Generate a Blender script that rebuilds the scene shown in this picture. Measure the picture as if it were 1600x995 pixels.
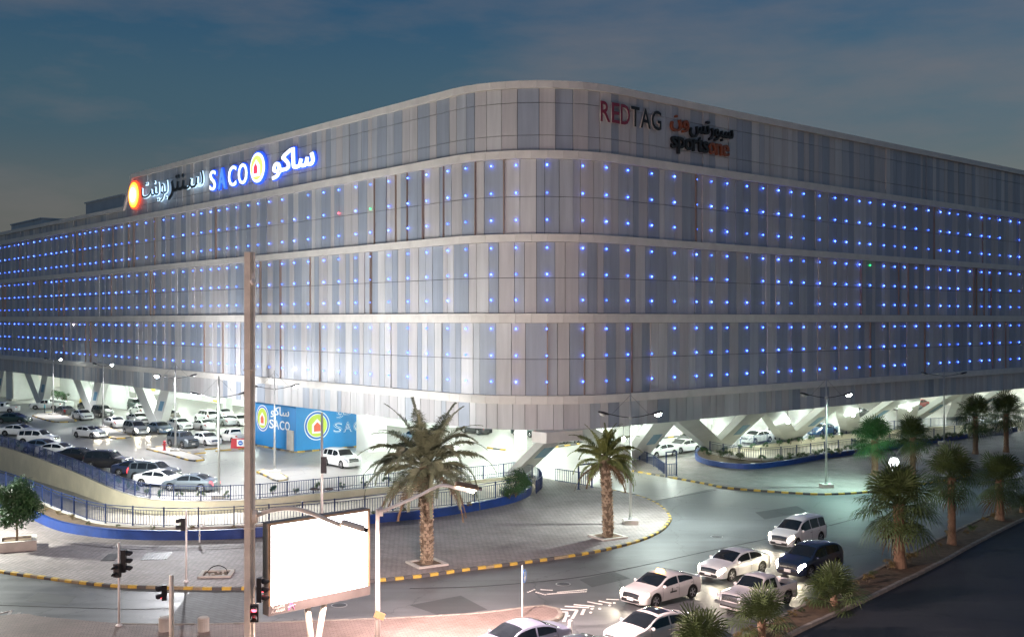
import bpy, math, random
from mathutils import Vector, Matrix, noise
from mathutils.geometry import delaunay_2d_cdt
R = math.radians
rnd = random.Random(7)
for o in list(bpy.data.objects):
    bpy.data.objects.remove(o)
sc = bpy.context.scene
col = sc.collection

# ------------------------------------------------------------------ camera
CAMZ, F, HX, HY = 14.5, 1673.0, 800.0, 499.0
cd = bpy.data.cameras.new('camera')
cd.sensor_width = 36.0
cd.lens = 36.0 * F / 1600.0
cd.shift_y = 1.5 / 1600.0
cd.clip_start = 0.5
cd.clip_end = 5000
cam = bpy.data.objects.new('camera', cd)
cam.location = (0, 0, CAMZ)
cam.rotation_euler = (R(90), 0, 0)
col.objects.link(cam)
sc.camera = cam

# ------------------------------------------------------------------ sky (dusk, the sun is down)
world = bpy.data.worlds.new('World')
sc.world = world
world.use_nodes = True
wn, wl = world.node_tree.nodes, world.node_tree.links
wn.clear()
sky = wn.new('ShaderNodeTexSky')
sky.sky_type = 'NISHITA'
sky.sun_disc = False
sky.sun_elevation = R(-1.5)
sky.sun_rotation = R(60)
sky.air_density = 1.3
sky.dust_density = 2.0
sky.ozone_density = 2.0
tc = wn.new('ShaderNodeTexCoord')
mp = wn.new('ShaderNodeMapping'); mp.inputs['Scale'].default_value = (1.0, 1.0, 4.0)
mp.inputs['Rotation'].default_value = (0.0, 0.12, 0.3)
cn = wn.new('ShaderNodeTexNoise'); cn.inputs['Scale'].default_value = 2.2; cn.inputs['Detail'].default_value = 9; cn.inputs['Roughness'].default_value = 0.58
cr = wn.new('ShaderNodeValToRGB')
cr.color_ramp.elements[0].position = 0.46; cr.color_ramp.elements[0].color = (0, 0, 0, 1)
cr.color_ramp.elements[1].position = 0.72; cr.color_ramp.elements[1].color = (1, 1, 1, 1)
mx = wn.new('ShaderNodeMix'); mx.data_type = 'RGBA'
mulc = wn.new('ShaderNodeMath'); mulc.operation = 'MULTIPLY'; mulc.inputs[1].default_value = 0.62
bg = wn.new('ShaderNodeBackground'); bg.inputs['Strength'].default_value = 0.88
wo = wn.new('ShaderNodeOutputWorld')
# city haze: a glow that thins with height, the same all round
sx = wn.new('ShaderNodeSeparateXYZ')
hz = wn.new('ShaderNodeValToRGB'); hz.color_ramp.interpolation = 'EASE'
E_ = hz.color_ramp.elements
E_[0].position = 0.0; E_[0].color = (0.105, 0.098, 0.082, 1)
E_[1].position = 1.0; E_[1].color = (0.010, 0.046, 0.095, 1)
for ps, c_ in ((0.08, (0.066, 0.078, 0.078, 1)), (0.18, (0.020, 0.056, 0.082, 1)), (0.30, (0.003, 0.038, 0.082, 1))):
    e_ = E_.new(ps); e_.color = c_
nsc = wn.new('ShaderNodeVectorMath'); nsc.operation = 'SCALE'; nsc.inputs['Scale'].default_value = 0.17
addc = wn.new('ShaderNodeVectorMath'); addc.operation = 'ADD'
wl.new(tc.outputs['Generated'], mp.inputs['Vector']); wl.new(mp.outputs['Vector'], cn.inputs['Vector'])
wl.new(tc.outputs['Generated'], sx.inputs[0]); wl.new(sx.outputs['Z'], hz.inputs['Fac'])
wl.new(cn.outputs['Fac'], cr.inputs['Fac']); wl.new(cr.outputs['Color'], mulc.inputs[0])
wl.new(mulc.outputs[0], mx.inputs['Factor'])
wl.new(sky.outputs['Color'], nsc.inputs[0]); wl.new(nsc.outputs[0], addc.inputs[0]); wl.new(hz.outputs['Color'], addc.inputs[1])
wl.new(addc.outputs[0], mx.inputs[6])
mx.inputs[7].default_value = (0.140, 0.122, 0.125, 1)
wl.new(mx.outputs[2], bg.inputs['Color']); wl.new(bg.outputs[0], wo.inputs['Surface'])

sc.view_settings.view_transform = 'Standard'
sc.view_settings.look = 'None'
sc.view_settings.exposure = 0.72
sc.view_settings.gamma = 1.0
sc.view_settings.use_curve_mapping = False
sc.render.engine = 'CYCLES'
sc.cycles.use_denoising = True
sc.cycles.use_light_tree = True
sc.cycles.max_bounces = 6
sc.cycles.sample_clamp_indirect = 6.0

# ------------------------------------------------------------------ helpers
def G(x, y, z=0.0):
    d = (CAMZ - z) * F / (y - HY)
    return Vector(((x - HX) * d / F, d, z))

def new_obj(name, data, parent=None, loc=None, rotz=None):
    o = bpy.data.objects.new(name, data)
    col.objects.link(o)
    if parent is not None: o.parent = parent
    if loc is not None: o.location = loc
    if rotz is not None: o.rotation_euler = (0, 0, rotz)
    return o

def tag(o, label=None, cat=None, group=None, kind=None):
    if label: o['label'] = label
    if cat: o['category'] = cat
    if group: o['group'] = group
    if kind: o['kind'] = kind
    return o

def thing(name, label, cat, loc=(0, 0, 0), rotz=0.0, group=None):
    o = new_obj(name, None, None, loc, rotz)
    o.empty_display_size = 0.2
    return tag(o, label, cat, group)

def hang(o, parent):
    """child whose vertices are in world coordinates, parent unrotated"""
    o.parent = parent
    o.location = -Vector(parent.location)
    return o

class MB:
    def __init__(s):
        s.v, s.f, s.m = [], [], []
    def add(s, v, f, mi=0):
        b = len(s.v)
        s.v += [tuple(p) for p in v]
        s.f += [tuple(i + b for i in q) for q in f]
        s.m += [mi] * len(f)
        return s
    def box(s, c, d, rz=0.0, mi=0, M=None):
        x, y, z = d[0] / 2, d[1] / 2, d[2] / 2
        pts = [Vector((a * x, b * y, e * z)) for e in (-1, 1) for a, b in ((-1, -1), (1, -1), (1, 1), (-1, 1))]
        if M is None:
            M = Matrix.Translation(Vector(c)) @ Matrix.Rotation(rz, 4, 'Z')
        pts = [M @ p for p in pts]
        return s.add(pts, [(3, 2, 1, 0), (4, 5, 6, 7), (0, 1, 5, 4), (1, 2, 6, 5), (2, 3, 7, 6), (3, 0, 4, 7)], mi)
    def tube(s, path, r, n=8, mi=0, cap=True):
        path = [Vector(p) for p in path]
        rs = r if isinstance(r, (list, tuple)) else [r] * len(path)
        b = len(s.v); k = len(path)
        for i, p in enumerate(path):
            t = (path[min(i + 1, k - 1)] - path[max(i - 1, 0)]).normalized()
            a = Vector((0, 0, 1)) if abs(t.z) < 0.9 else Vector((1, 0, 0))
            e1 = t.cross(a).normalized(); e2 = t.cross(e1)
            for j in range(n):
                an = 2 * math.pi * j / n
                s.v.append(tuple(p + (e1 * math.cos(an) + e2 * math.sin(an)) * rs[i]))
        for i in range(k - 1):
            for j in range(n):
                j2 = (j + 1) % n
                s.f.append((b + i * n + j, b + (i + 1) * n + j, b + (i + 1) * n + j2, b + i * n + j2)); s.m.append(mi)
        if cap:
            s.f.append(tuple(b + j for j in range(n))); s.m.append(mi)
            s.f.append(tuple(b + (k - 1) * n + j for j in reversed(range(n)))); s.m.append(mi)
        return s
    def lathe(s, prof, n=16, mi=0, M=None):
        b = len(s.v); k = len(prof)
        for r, z in prof:
            for j in range(n):
                an = 2 * math.pi * j / n
                p = Vector((r * math.cos(an), r * math.sin(an), z))
                s.v.append(tuple(M @ p if M is not None else p))
        for i in range(k - 1):
            for j in range(n):
                j2 = (j + 1) % n
                s.f.append((b + i * n + j, b + i * n + j2, b + (i + 1) * n + j2, b + (i + 1) * n + j)); s.m.append(mi)
        s.f.append(tuple(b + j for j in reversed(range(n)))); s.m.append(mi)
        s.f.append(tuple(b + (k - 1) * n + j for j in range(n))); s.m.append(mi)
        return s
    def prism(s, poly, z0, z1, mi=0):
        n = len(poly)
        v = [(p[0], p[1], z0) for p in poly] + [(p[0], p[1], z1) for p in poly]
        f = [tuple(range(n - 1, -1, -1)), tuple(range(n, 2 * n))] + [(i, (i + 1) % n, n + (i + 1) % n, n + i) for i in range(n)]
        return s.add(v, f, mi)
    def sphere(s, c, r, nu=12, nv=8, mi=0, M=None):
        r = r if isinstance(r, (tuple, list)) else (r, r, r)
        v, f = [], []
        for i in range(nv + 1):
            th = math.pi * i / nv
            for j in range(nu):
                ph = 2 * math.pi * j / nu
                p = Vector((r[0] * math.sin(th) * math.cos(ph), r[1] * math.sin(th) * math.sin(ph), r[2] * math.cos(th)))
                if M is not None: p = M @ p
                v.append(p + Vector(c))
        for i in range(nv):
            for j in range(nu):
                j2 = (j + 1) % nu
                f.append((i * nu + j, (i + 1) * nu + j, (i + 1) * nu + j2, i * nu + j2))
        return s.add(v, f, mi)
    def mesh(s, name, mats, smooth=False):
        me = bpy.data.meshes.new(name)
        me.from_pydata(s.v, [], s.f)
        for m in (mats if isinstance(mats, (list, tuple)) else [mats]): me.materials.append(m)
        if any(s.m): me.polygons.foreach_set('material_index', s.m)
        if smooth: me.polygons.foreach_set('use_smooth', [True] * len(s.f))
        me.update()
        return me
    def build(s, name, mats, parent=None, smooth=False, loc=None, rotz=None):
        return new_obj(name, s.mesh(name, mats, smooth), parent, loc, rotz)

def smooth_angle(me, ang=40):
    me.polygons.foreach_set('use_smooth', [True] * len(me.polygons))
    try: me.set_sharp_from_angle(angle=R(ang))
    except Exception: pass

def flat(name, outer, holes, z, mat, drop=0.0):
    """horizontal sheet with holes; drop > 0 adds a skirt down the outer edge"""
    pts, edges, polys = [], [], []
    for ring in [outer] + holes:
        b = len(pts); n = len(ring)
        pts += [Vector((p[0], p[1])) for p in ring]
        edges += [(b + i, b + (i + 1) % n) for i in range(n)]
    vs, es, fs, *_ = delaunay_2d_cdt(pts, edges, [], 2 if holes else 1, 1e-5)
    def inside(c, ring):
        r = False; n = len(ring)
        for i in range(n):
            a, b2 = ring[i], ring[(i + 1) % n]
            if (a[1] > c[1]) != (b2[1] > c[1]) and c[0] < (b2[0] - a[0]) * (c[1] - a[1]) / (b2[1] - a[1]) + a[0]: r = not r
        return r
    keep = []
    for f in fs:
        c = (sum(vs[i][0] for i in f) / len(f), sum(vs[i][1] for i in f) / len(f))
        if inside(c, outer) and not any(inside(c, h) for h in holes): keep.append(tuple(f))
    mb = MB().add([(v[0], v[1], z) for v in vs], keep)
    if drop:
        n = len(outer)
        mb.add([(p[0], p[1], z) for p in outer] + [(p[0], p[1], z - drop) for p in outer],
               [(i, (i + 1) % n, n + (i + 1) % n, n + i) for i in range(n)])
    return mb.build(name, mat)

def catmull(pts, step):
    pts = [Vector(p) for p in pts]
    P = [pts[0] * 2 - pts[1]] + pts + [pts[-1] * 2 - pts[-2]]
    dense = []
    for i in range(1, len(P) - 2):
        for k in range(24):
            t = k / 24
            a, b, c, d = P[i - 1], P[i], P[i + 1], P[i + 2]
            dense.append(0.5 * ((2 * b) + (c - a) * t + (2 * a - 5 * b + 4 * c - d) * t * t + (3 * b - a - 3 * c + d) * t ** 3))
    dense.append(pts[-1])
    out, acc = [dense[0]], 0.0
    for a, b in zip(dense, dense[1:]):
        L = (b - a).length
        while acc + L >= step:
            t = (step - acc) / L
            a = a.lerp(b, t); out.append(a.copy()); L = (b - a).length; acc = 0.0
        acc += L
    if (out[-1] - dense[-1]).length > step * 0.3: out.append(dense[-1])
    return out

def offset_path(pts, d):
    out = []
    for i, p in enumerate(pts):
        t = pts[min(i + 1, len(pts) - 1)] - pts[max(i - 1, 0)]
        t = Vector((t.x, t.y, 0)).normalized()
        out.append(Vector((p.x - t.y * d, p.y + t.x * d, p.z)))
    return out

# ------------------------------------------------------------------ materials
def mat(name, c, rough=0.6, metal=0.0, nz=None, bump=None, emit=None, coat=0.0, spec=0.5, c2=None, trans=0.0, coord='Object'):
    m = bpy.data.materials.new(name)
    m.use_nodes = True
    n, l = m.node_tree.nodes, m.node_tree.links
    b = n['Principled BSDF']
    b.inputs['Base Color'].default_value = (*c, 1)
    b.inputs['Roughness'].default_value = rough
    b.inputs['Metallic'].default_value = metal
    b.inputs['Coat Weight'].default_value = coat
    b.inputs['Coat Roughness'].default_value = 0.06
    b.inputs['Specular IOR Level'].default_value = spec
    if trans: b.inputs['Transmission Weight'].default_value = trans
    if emit:
        b.inputs['Emission Color'].default_value = (*emit[0], 1)
        b.inputs['Emission Strength'].default_value = emit[1]
    if nz or bump:
        t = n.new('ShaderNodeTexCoord')
    if nz:      # (scale, amount) two-octave colour variation
        x = n.new('ShaderNodeTexNoise'); x.inputs['Scale'].default_value = nz[0]; x.inputs['Detail'].default_value = 6
        x.inputs['Roughness'].default_value = 0.65
        l.new(t.outputs[coord], x.inputs['Vector'])
        r = n.new('ShaderNodeValToRGB')
        k = nz[1]; d = c2 or tuple(max(0, q * (1 - k)) for q in c)
        r.color_ramp.elements[0].position = 0.3; r.color_ramp.elements[0].color = (*d, 1)
        r.color_ramp.elements[1].position = 0.7; r.color_ramp.elements[1].color = (*[min(1, q * (1 + k * 0.5)) for q in c], 1)
        l.new(x.outputs['Fac'], r.inputs['Fac']); l.new(r.outputs['Color'], b.inputs['Base Color'])
        mr = n.new('ShaderNodeMapRange'); mr.inputs['To Min'].default_value = max(0.02, rough - 0.08); mr.inputs['To Max'].default_value = min(1, rough + 0.08)
        l.new(x.outputs['Fac'], mr.inputs['Value']); l.new(mr.outputs['Result'], b.inputs['Roughness'])
    if bump:
        y = n.new('ShaderNodeTexNoise'); y.inputs['Scale'].default_value = bump[0]; y.inputs['Detail'].default_value = 4
        l.new(t.outputs[coord], y.inputs['Vector'])
        bp = n.new('ShaderNodeBump'); bp.inputs['Strength'].default_value = bump[1]; bp.inputs['Distance'].default_value = 0.02
        l.new(y.outputs['Fac'], bp.inputs['Height']); l.new(bp.outputs['Normal'], b.inputs['Normal'])
    return m

def panel_mat(name, c, metal=0.0, rough=0.42):
    """ribbed metal facade sheet with streaks of dust"""
    m = mat(name, c, rough, metal)
    n, l = m.node_tree.nodes, m.node_tree.links
    b = n['Principled BSDF']
    t = n.new('ShaderNodeTexCoord')
    mp = n.new('ShaderNodeMapping'); mp.inputs['Scale'].default_value = (1.4, 1.4, 0.12)
    x = n.new('ShaderNodeTexNoise'); x.inputs['Scale'].default_value = 1.0; x.inputs['Detail'].default_value = 7
    x.inputs['Roughness'].default_value = 0.6
    l.new(t.outputs['Object'], mp.inputs['Vector']); l.new(mp.outputs['Vector'], x.inputs['Vector'])
    r = n.new('ShaderNodeValToRGB')
    r.color_ramp.elements[0].position = 0.3; r.color_ramp.elements[0].color = (*[q * 0.84 for q in c], 1)
    r.color_ramp.elements[1].position = 0.72; r.color_ramp.elements[1].color = (*[q * 1.1 for q in c], 1)
    l.new(x.outputs['Fac'], r.inputs['Fac']); l.new(r.outputs['Color'], b.inputs['Base Color'])
    rr = n.new('ShaderNodeMapRange'); rr.inputs['To Min'].default_value = rough - 0.1; rr.inputs['To Max'].default_value = rough + 0.15
    l.new(x.outputs['Fac'], rr.inputs['Value']); l.new(rr.outputs['Result'], b.inputs['Roughness'])
    mp2 = n.new('ShaderNodeMapping'); mp2.inputs['Scale'].default_value = (14, 14, 0.2)
    y = n.new('ShaderNodeTexNoise'); y.inputs['Scale'].default_value = 1.0; y.inputs['Detail'].default_value = 2
    l.new(t.outputs['Object'], mp2.inputs['Vector']); l.new(mp2.outputs['Vector'], y.inputs['Vector'])
    bp = n.new('ShaderNodeBump'); bp.inputs['Strength'].default_value = 0.25; bp.inputs['Distance'].default_value = 0.03
    l.new(y.outputs['Fac'], bp.inputs['Height']); l.new(bp.outputs['Normal'], b.inputs['Normal'])
    return m

def paver_mat(name, c1, c2, mortar, bw, bh, rz=0.0):
    m = mat(name, c1, 0.7)
    n, l = m.node_tree.nodes, m.node_tree.links
    b = n['Principled BSDF']
    t = n.new('ShaderNodeTexCoord')
    mp = n.new('ShaderNodeMapping'); mp.inputs['Rotation'].default_value = (0, 0, rz)
    br = n.new('ShaderNodeTexBrick')
    br.inputs['Scale'].default_value = 1.0; br.inputs['Brick Width'].default_value = bw; br.inputs['Row Height'].default_value = bh
    br.inputs['Mortar Size'].default_value = 0.02; br.inputs['Mortar Smooth'].default_value = 0.3
    br.inputs['Color1'].default_value = (*c1, 1); br.inputs['Color2'].default_value = (*c2, 1); br.inputs['Mortar'].default_value = (*mortar, 1)
    x = n.new('ShaderNodeTexNoise'); x.inputs['Scale'].default_value = 0.35; x.inputs['Detail'].default_value = 9; x.inputs['Roughness'].default_value = 0.7
    r = n.new('ShaderNodeValToRGB')
    r.color_ramp.elements[0].position = 0.32; r.color_ramp.elements[0].color = (0.62, 0.6, 0.58, 1)
    r.color_ramp.elements[1].position = 0.68; r.color_ramp.elements[1].color = (1, 1, 1, 1)
    mm = n.new('ShaderNodeMix'); mm.data_type = 'RGBA'; mm.blend_type = 'MULTIPLY'; mm.inputs['Factor'].default_value = 1
    l.new(t.outputs['Object'], mp.inputs['Vector']); l.new(mp.outputs['Vector'], br.inputs['Vector']); l.new(t.outputs['Object'], x.inputs['Vector'])
    l.new(x.outputs['Fac'], r.inputs['Fac']); l.new(br.outputs['Color'], mm.inputs[6]); l.new(r.outputs['Color'], mm.inputs[7])
    l.new(mm.outputs[2], b.inputs['Base Color'])
    bp = n.new('ShaderNodeBump'); bp.inputs['Strength'].default_value = 0.5; bp.inputs['Distance'].default_value = 0.015; bp.invert = True
    l.new(br.outputs['Fac'], bp.inputs['Height']); l.new(bp.outputs['Normal'], b.inputs['Normal'])
    return m

def asphalt_mat(name, c, rough, dirt=0.5):
    m = mat(name, c, rough)
    n, l = m.node_tree.nodes, m.node_tree.links
    b = n['Principled BSDF']
    t = n.new('ShaderNodeTexCoord')
    big = n.new('ShaderNodeTexNoise'); big.inputs['Scale'].default_value = 0.16; big.inputs['Detail'].default_value = 10; big.inputs['Roughness'].default_value = 0.72; big.inputs['Distortion'].default_value = 0.6
    mpx = n.new('ShaderNodeMapping'); mpx.inputs['Rotation'].default_value = (0, 0, R(-41)); mpx.inputs['Scale'].default_value = (0.10, 1.6, 1)
    st = n.new('ShaderNodeTexNoise'); st.inputs['Scale'].default_value = 0.8; st.inputs['Detail'].default_value = 6
    fine = n.new('ShaderNodeTexNoise'); fine.inputs['Scale'].default_value = 26; fine.inputs['Detail'].default_value = 3
    l.new(t.outputs['Object'], big.inputs['Vector']); l.new(t.outputs['Object'], mpx.inputs['Vector']); l.new(mpx.outputs['Vector'], st.inputs['Vector']); l.new(t.outputs['Object'], fine.inputs['Vector'])
    ad = n.new('ShaderNodeMath'); ad.operation = 'ADD'
    l.new(big.outputs['Fac'], ad.inputs[0]); l.new(st.outputs['Fac'], ad.inputs[1])
    hf = n.new('ShaderNodeMath'); hf.operation = 'MULTIPLY'; hf.inputs[1].default_value = 0.5
    l.new(ad.outputs[0], hf.inputs[0])
    r = n.new('ShaderNodeValToRGB')
    r.color_ramp.elements[0].position = 0.33; r.color_ramp.elements[0].color = (*[q * (1 - dirt) for q in c], 1)
    r.color_ramp.elements[1].position = 0.66; r.color_ramp.elements[1].color = (*[q * (1 + dirt) for q in c], 1)
    l.new(hf.outputs[0], r.inputs['Fac'])
    mm = n.new('ShaderNodeMix'); mm.data_type = 'RGBA'; mm.blend_type = 'MULTIPLY'; mm.inputs['Factor'].default_value = 0.6
    vo = n.new('ShaderNodeTexVoronoi'); vo.feature = 'DISTANCE_TO_EDGE'; vo.inputs['Scale'].default_value = 0.13
    wv = n.new('ShaderNodeVectorMath'); wv.operation = 'MULTIPLY_ADD'; wv.inputs[1].default_value = (3.0, 3.0, 0)
    l.new(big.outputs['Color'], wv.inputs[0]); l.new(t.outputs['Object'], wv.inputs[2]); l.new(wv.outputs[0], vo.inputs['Vector'])
    ck = n.new('ShaderNodeMapRange'); ck.inputs['From Min'].default_value = 0.0; ck.inputs['From Max'].default_value = 0.006; ck.inputs['To Min'].default_value = 0.45; ck.inputs['To Max'].default_value = 1.0
    l.new(vo.outputs['Distance'], ck.inputs['Value'])
    mk = n.new('ShaderNodeMix'); mk.data_type = 'RGBA'; mk.blend_type = 'MULTIPLY'; mk.inputs['Factor'].default_value = 1.0
    l.new(r.outputs['Color'], mk.inputs[6]); l.new(ck.outputs['Result'], mk.inputs[7])
    l.new(mk.outputs[2], mm.inputs[6]); l.new(fine.outputs['Fac'], mm.inputs[7])
    l.new(mm.outputs[2], b.inputs['Base Color'])
    mr = n.new('ShaderNodeMapRange'); mr.inputs['From Min'].default_value = 0.3; mr.inputs['From Max'].default_value = 0.7
    mr.inputs['To Min'].default_value = rough - 0.1; mr.inputs['To Max'].default_value = rough + 0.14
    l.new(hf.outputs[0], mr.inputs['Value']); l.new(mr.outputs['Result'], b.inputs['Roughness'])
    bp = n.new('ShaderNodeBump'); bp.inputs['Strength'].default_value = 0.3; bp.inputs['Distance'].default_value = 0.01
    l.new(fine.outputs['Fac'], bp.inputs['Height']); l.new(bp.outputs['Normal'], b.inputs['Normal'])
    return m

M = {}
M['asphalt'] = asphalt_mat('asphalt', (0.13, 0.135, 0.14), 0.5, 0.58)
M['asphalt_new'] = asphalt_mat('asphalt_new', (0.045, 0.048, 0.055), 0.62, 0.4)
M['sand'] = mat('sand', (0.22, 0.18, 0.13), 0.9, nz=(0.2, 0.3))
M['lot'] = asphalt_mat('lot_concrete', (0.38, 0.36, 0.335), 0.42, 0.22)
M['paver'] = paver_mat('paver', (0.34, 0.29, 0.28), (0.27, 0.235, 0.23), (0.12, 0.105, 0.10), 0.42, 0.21, R(40))
M['paver_red'] = paver_mat('paver_red', (0.26, 0.195, 0.17), (0.21, 0.155, 0.135), (0.14, 0.10, 0.09), 0.32, 0.16, R(-15))
M['cobble'] = paver_mat('cobble', (0.11, 0.115, 0.125), (0.08, 0.085, 0.09), (0.03, 0.03, 0.03), 0.6, 0.3, R(35))
M['slate'] = panel_mat('panel_slate', (0.345, 0.385, 0.455))
M['grey'] = panel_mat('panel_grey', (0.46, 0.485, 0.53))
M['beige'] = panel_mat('panel_beige', (0.535, 0.515, 0.52))
M['pale'] = panel_mat('panel_pale', (0.60, 0.595, 0.60))
M['mist'] = panel_mat('panel_mist', (0.47, 0.505, 0.55))
M['backing'] = mat('facade_backing', (0.06, 0.058, 0.06), 0.8)
M['fin'] = mat('facade_fin', (0.33, 0.25, 0.21), 0.5, 0.3)
M['band'] = mat('band_cladding', (0.76, 0.72, 0.67), 0.55, nz=(0.7, 0.12), bump=(3, 0.1))
M['white'] = mat('white_paint', (0.78, 0.79, 0.76), 0.6, nz=(0.4, 0.10))
M['cream'] = mat('cream_render', (0.66, 0.60, 0.46), 0.8, nz=(0.5, 0.14), bump=(8, 0.3))
M['ceiling'] = mat('ceiling_paint', (0.7, 0.72, 0.7), 0.8)
M['concrete'] = mat('concrete', (0.45, 0.42, 0.38), 0.8, nz=(1.5, 0.2), bump=(12, 0.3))
M['rampfloor'] = mat('ramp_floor', (0.40, 0.36, 0.30), 0.8, nz=(0.6, 0.2), bump=(6, 0.4))
M['blue'] = mat('blue_paint', (0.010, 0.045, 0.22), 0.45, nz=(1.2, 0.3), coat=0.2)
M['railblue'] = mat('railing_paint', (0.010, 0.028, 0.105), 0.5, nz=(1.5, 0.3))
M['bluewall'] = mat('blue_wall_paint', (0.02, 0.21, 0.50), 0.5, nz=(0.4, 0.12))
M['plaque'] = mat('blue_grey_plaque', (0.16, 0.33, 0.48), 0.5, nz=(1, 0.1))
M['kyellow'] = mat('kerb_yellow', (0.50, 0.335, 0.06), 0.7, nz=(2.0, 0.5), bump=(14, 0.3))
M['kfade'] = mat('kerb_faded', (0.26, 0.21, 0.13), 0.8, nz=(3.0, 0.5), bump=(14, 0.4))
M['kblack'] = mat('kerb_black', (0.085, 0.08, 0.08), 0.7, nz=(2.0, 0.45), bump=(14, 0.3))
M['kold'] = mat('old_kerb', (0.24, 0.21, 0.18), 0.85, nz=(1.5, 0.45), bump=(10, 0.5))
M['soil'] = mat('soil', (0.13, 0.085, 0.05), 0.95, nz=(2.5, 0.5), bump=(6, 0.9))
M['steel'] = mat('galvanised_steel', (0.46, 0.46, 0.45), 0.45, 0.6, nz=(2, 0.2))
M['tan'] = mat('tan_pole_paint', (0.86, 0.80, 0.70), 0.5, nz=(1.2, 0.2), bump=(20, 0.1))
M['whitepole'] = mat('white_pole_paint', (0.75, 0.73, 0.71), 0.45, nz=(1.5, 0.15))
M['darkmetal'] = mat('dark_metal', (0.05, 0.05, 0.055), 0.45, 0.5, nz=(3, 0.3))
M['bronze'] = mat('bronze_housing', (0.36, 0.25, 0.16), 0.4, 0.4, nz=(3, 0.3))
M['rubber'] = mat('rubber', (0.018, 0.018, 0.018), 0.85, nz=(8, 0.2))
M['under'] = mat('underbody', (0.012, 0.012, 0.013), 0.9)
M['rim'] = mat('alloy_rim', (0.55, 0.55, 0.56), 0.3, 0.9, nz=(6, 0.1))
M['glass'] = mat('car_glass', (0.012, 0.015, 0.018), 0.05, 0.0, spec=0.7, nz=(1.5, 0.4))
M['trim'] = mat('black_trim', (0.02, 0.02, 0.022), 0.4, nz=(5, 0.3))
M['chrome'] = mat('chrome', (0.7, 0.7, 0.7), 0.15, 1.0, nz=(5, 0.1))
M['plate'] = mat('number_plate', (0.75, 0.75, 0.72), 0.4, nz=(30, 0.25))
M['head_off'] = mat('headlight_glass', (0.55, 0.57, 0.6), 0.08, 0.3, coat=1.0, nz=(6, 0.3))
M['head_on'] = mat('headlight_lit', (1, 0.9, 0.75), 0.3, emit=((1.0, 0.88, 0.62), 60))
M['tail_off'] = mat('taillight_glass', (0.30, 0.012, 0.012), 0.12, coat=1.0, nz=(8, 0.3))
M['tail_on'] = mat('taillight_lit', (0.6, 0.02, 0.02), 0.2, emit=((1.0, 0.05, 0.06), 5))
M['amber'] = mat('amber_lit', (1, 0.5, 0.1), 0.3, emit=((1.0, 0.45, 0.08), 7))
M['lamp_on'] = mat('lamp_lit', (1, 1, 1), 0.3, emit=((0.92, 1.0, 0.95), 60))
M['lamp_off'] = mat('lamp_glass', (0.55, 0.57, 0.55), 0.15, coat=1.0, nz=(4, 0.2))
M['tube_on'] = mat('tube_lit', (1, 1, 1), 0.3, emit=((0.86, 1.0, 0.90), 360))
M['board_on'] = mat('billboard_lit', (1, 1, 1), 0.3, emit=((1.0, 0.97, 1.0), 5.5))
M['led_blue'] = mat('led_blue', (0.1, 0.2, 1), 0.3, emit=((0.05, 0.14, 1.0), 7.5))
M['led_dim'] = mat('led_dim', (0.1, 0.2, 1), 0.3, emit=((0.04, 0.12, 1.0), 4.0))
M['led_bright'] = mat('led_bright', (0.1, 0.2, 1), 0.3, emit=((0.06, 0.15, 1.0), 11))
M['led_green'] = mat('led_green', (0.1, 1, 0.2), 0.3, emit=((0.03, 1.0, 0.2), 3))
M['led_red'] = mat('led_red', (1, 0.1, 0.1), 0.3, emit=((1.0, 0.04, 0.06), 8))
M['led_white'] = mat('led_white', (1, 1, 1), 0.3, emit=((1.0, 0.8, 1.0), 20))
M['sig_red'] = mat('signal_red', (1, 0.05, 0.05), 0.3, emit=((1.0, 0.03, 0.05), 14))
M['sig_off'] = mat('signal_dark_lens', (0.06, 0.035, 0.03), 0.2, coat=0.6, nz=(10, 0.3))
M['leaf_date'] = mat('date_leaf', (0.115, 0.13, 0.075), 0.55, nz=(0.9, 0.4))
M['leaf_date2'] = mat('date_leaf_yellow', (0.15, 0.18, 0.05), 0.55, nz=(0.9, 0.4))
M['leaf_fan'] = mat('fan_leaf', (0.085, 0.125, 0.04), 0.5, nz=(1.2, 0.45))
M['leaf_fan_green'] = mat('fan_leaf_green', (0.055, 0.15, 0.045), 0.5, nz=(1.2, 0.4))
M['leaf_dry'] = mat('dry_leaf', (0.16, 0.10, 0.05), 0.8, nz=(1.2, 0.4))
M['leaf'] = mat('leaf', (0.040, 0.11, 0.032), 0.5, nz=(0.8, 0.5))
M['leaf_shrub'] = mat('shrub_leaf', (0.06, 0.10, 0.03), 0.6, nz=(0.8, 0.5))
M['leaf_sere'] = mat('sere_leaf', (0.20, 0.15, 0.06), 0.8, nz=(1.0, 0.4))
M['bark'] = mat('bark', (0.19, 0.145, 0.10), 0.9, nz=(3, 0.4), bump=(14, 0.8))
M['bark_pale'] = mat('pale_leaf_base', (0.40, 0.32, 0.23), 0.9, nz=(4, 0.4))
M['bark_fan'] = mat('fan_bark', (0.24, 0.15, 0.095), 0.9, nz=(3, 0.3), bump=(10, 0.8))
M['stud'] = mat('ceramic_stud', (0.55, 0.53, 0.50), 0.3, nz=(5, 0.1))
M['redplastic'] = mat('red_plastic', (0.42, 0.03, 0.04), 0.5, nz=(2, 0.2))
M['signblue'] = mat('sign_blue', (0.02, 0.13, 0.48), 0.4, nz=(3, 0.1))
M['cardboard'] = mat('cardboard', (0.50, 0.30, 0.16), 0.8, nz=(4, 0.2))
M['lime'] = mat('logo_lime', (0.45, 0.58, 0.06), 0.5, nz=(1, 0.08))
M['logored'] = mat('logo_red', (0.62, 0.10, 0.05), 0.5, nz=(1, 0.08))
M['roofbox'] = mat('roof_box', (0.62, 0.63, 0.64), 0.7, nz=(0.5, 0.12))
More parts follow.
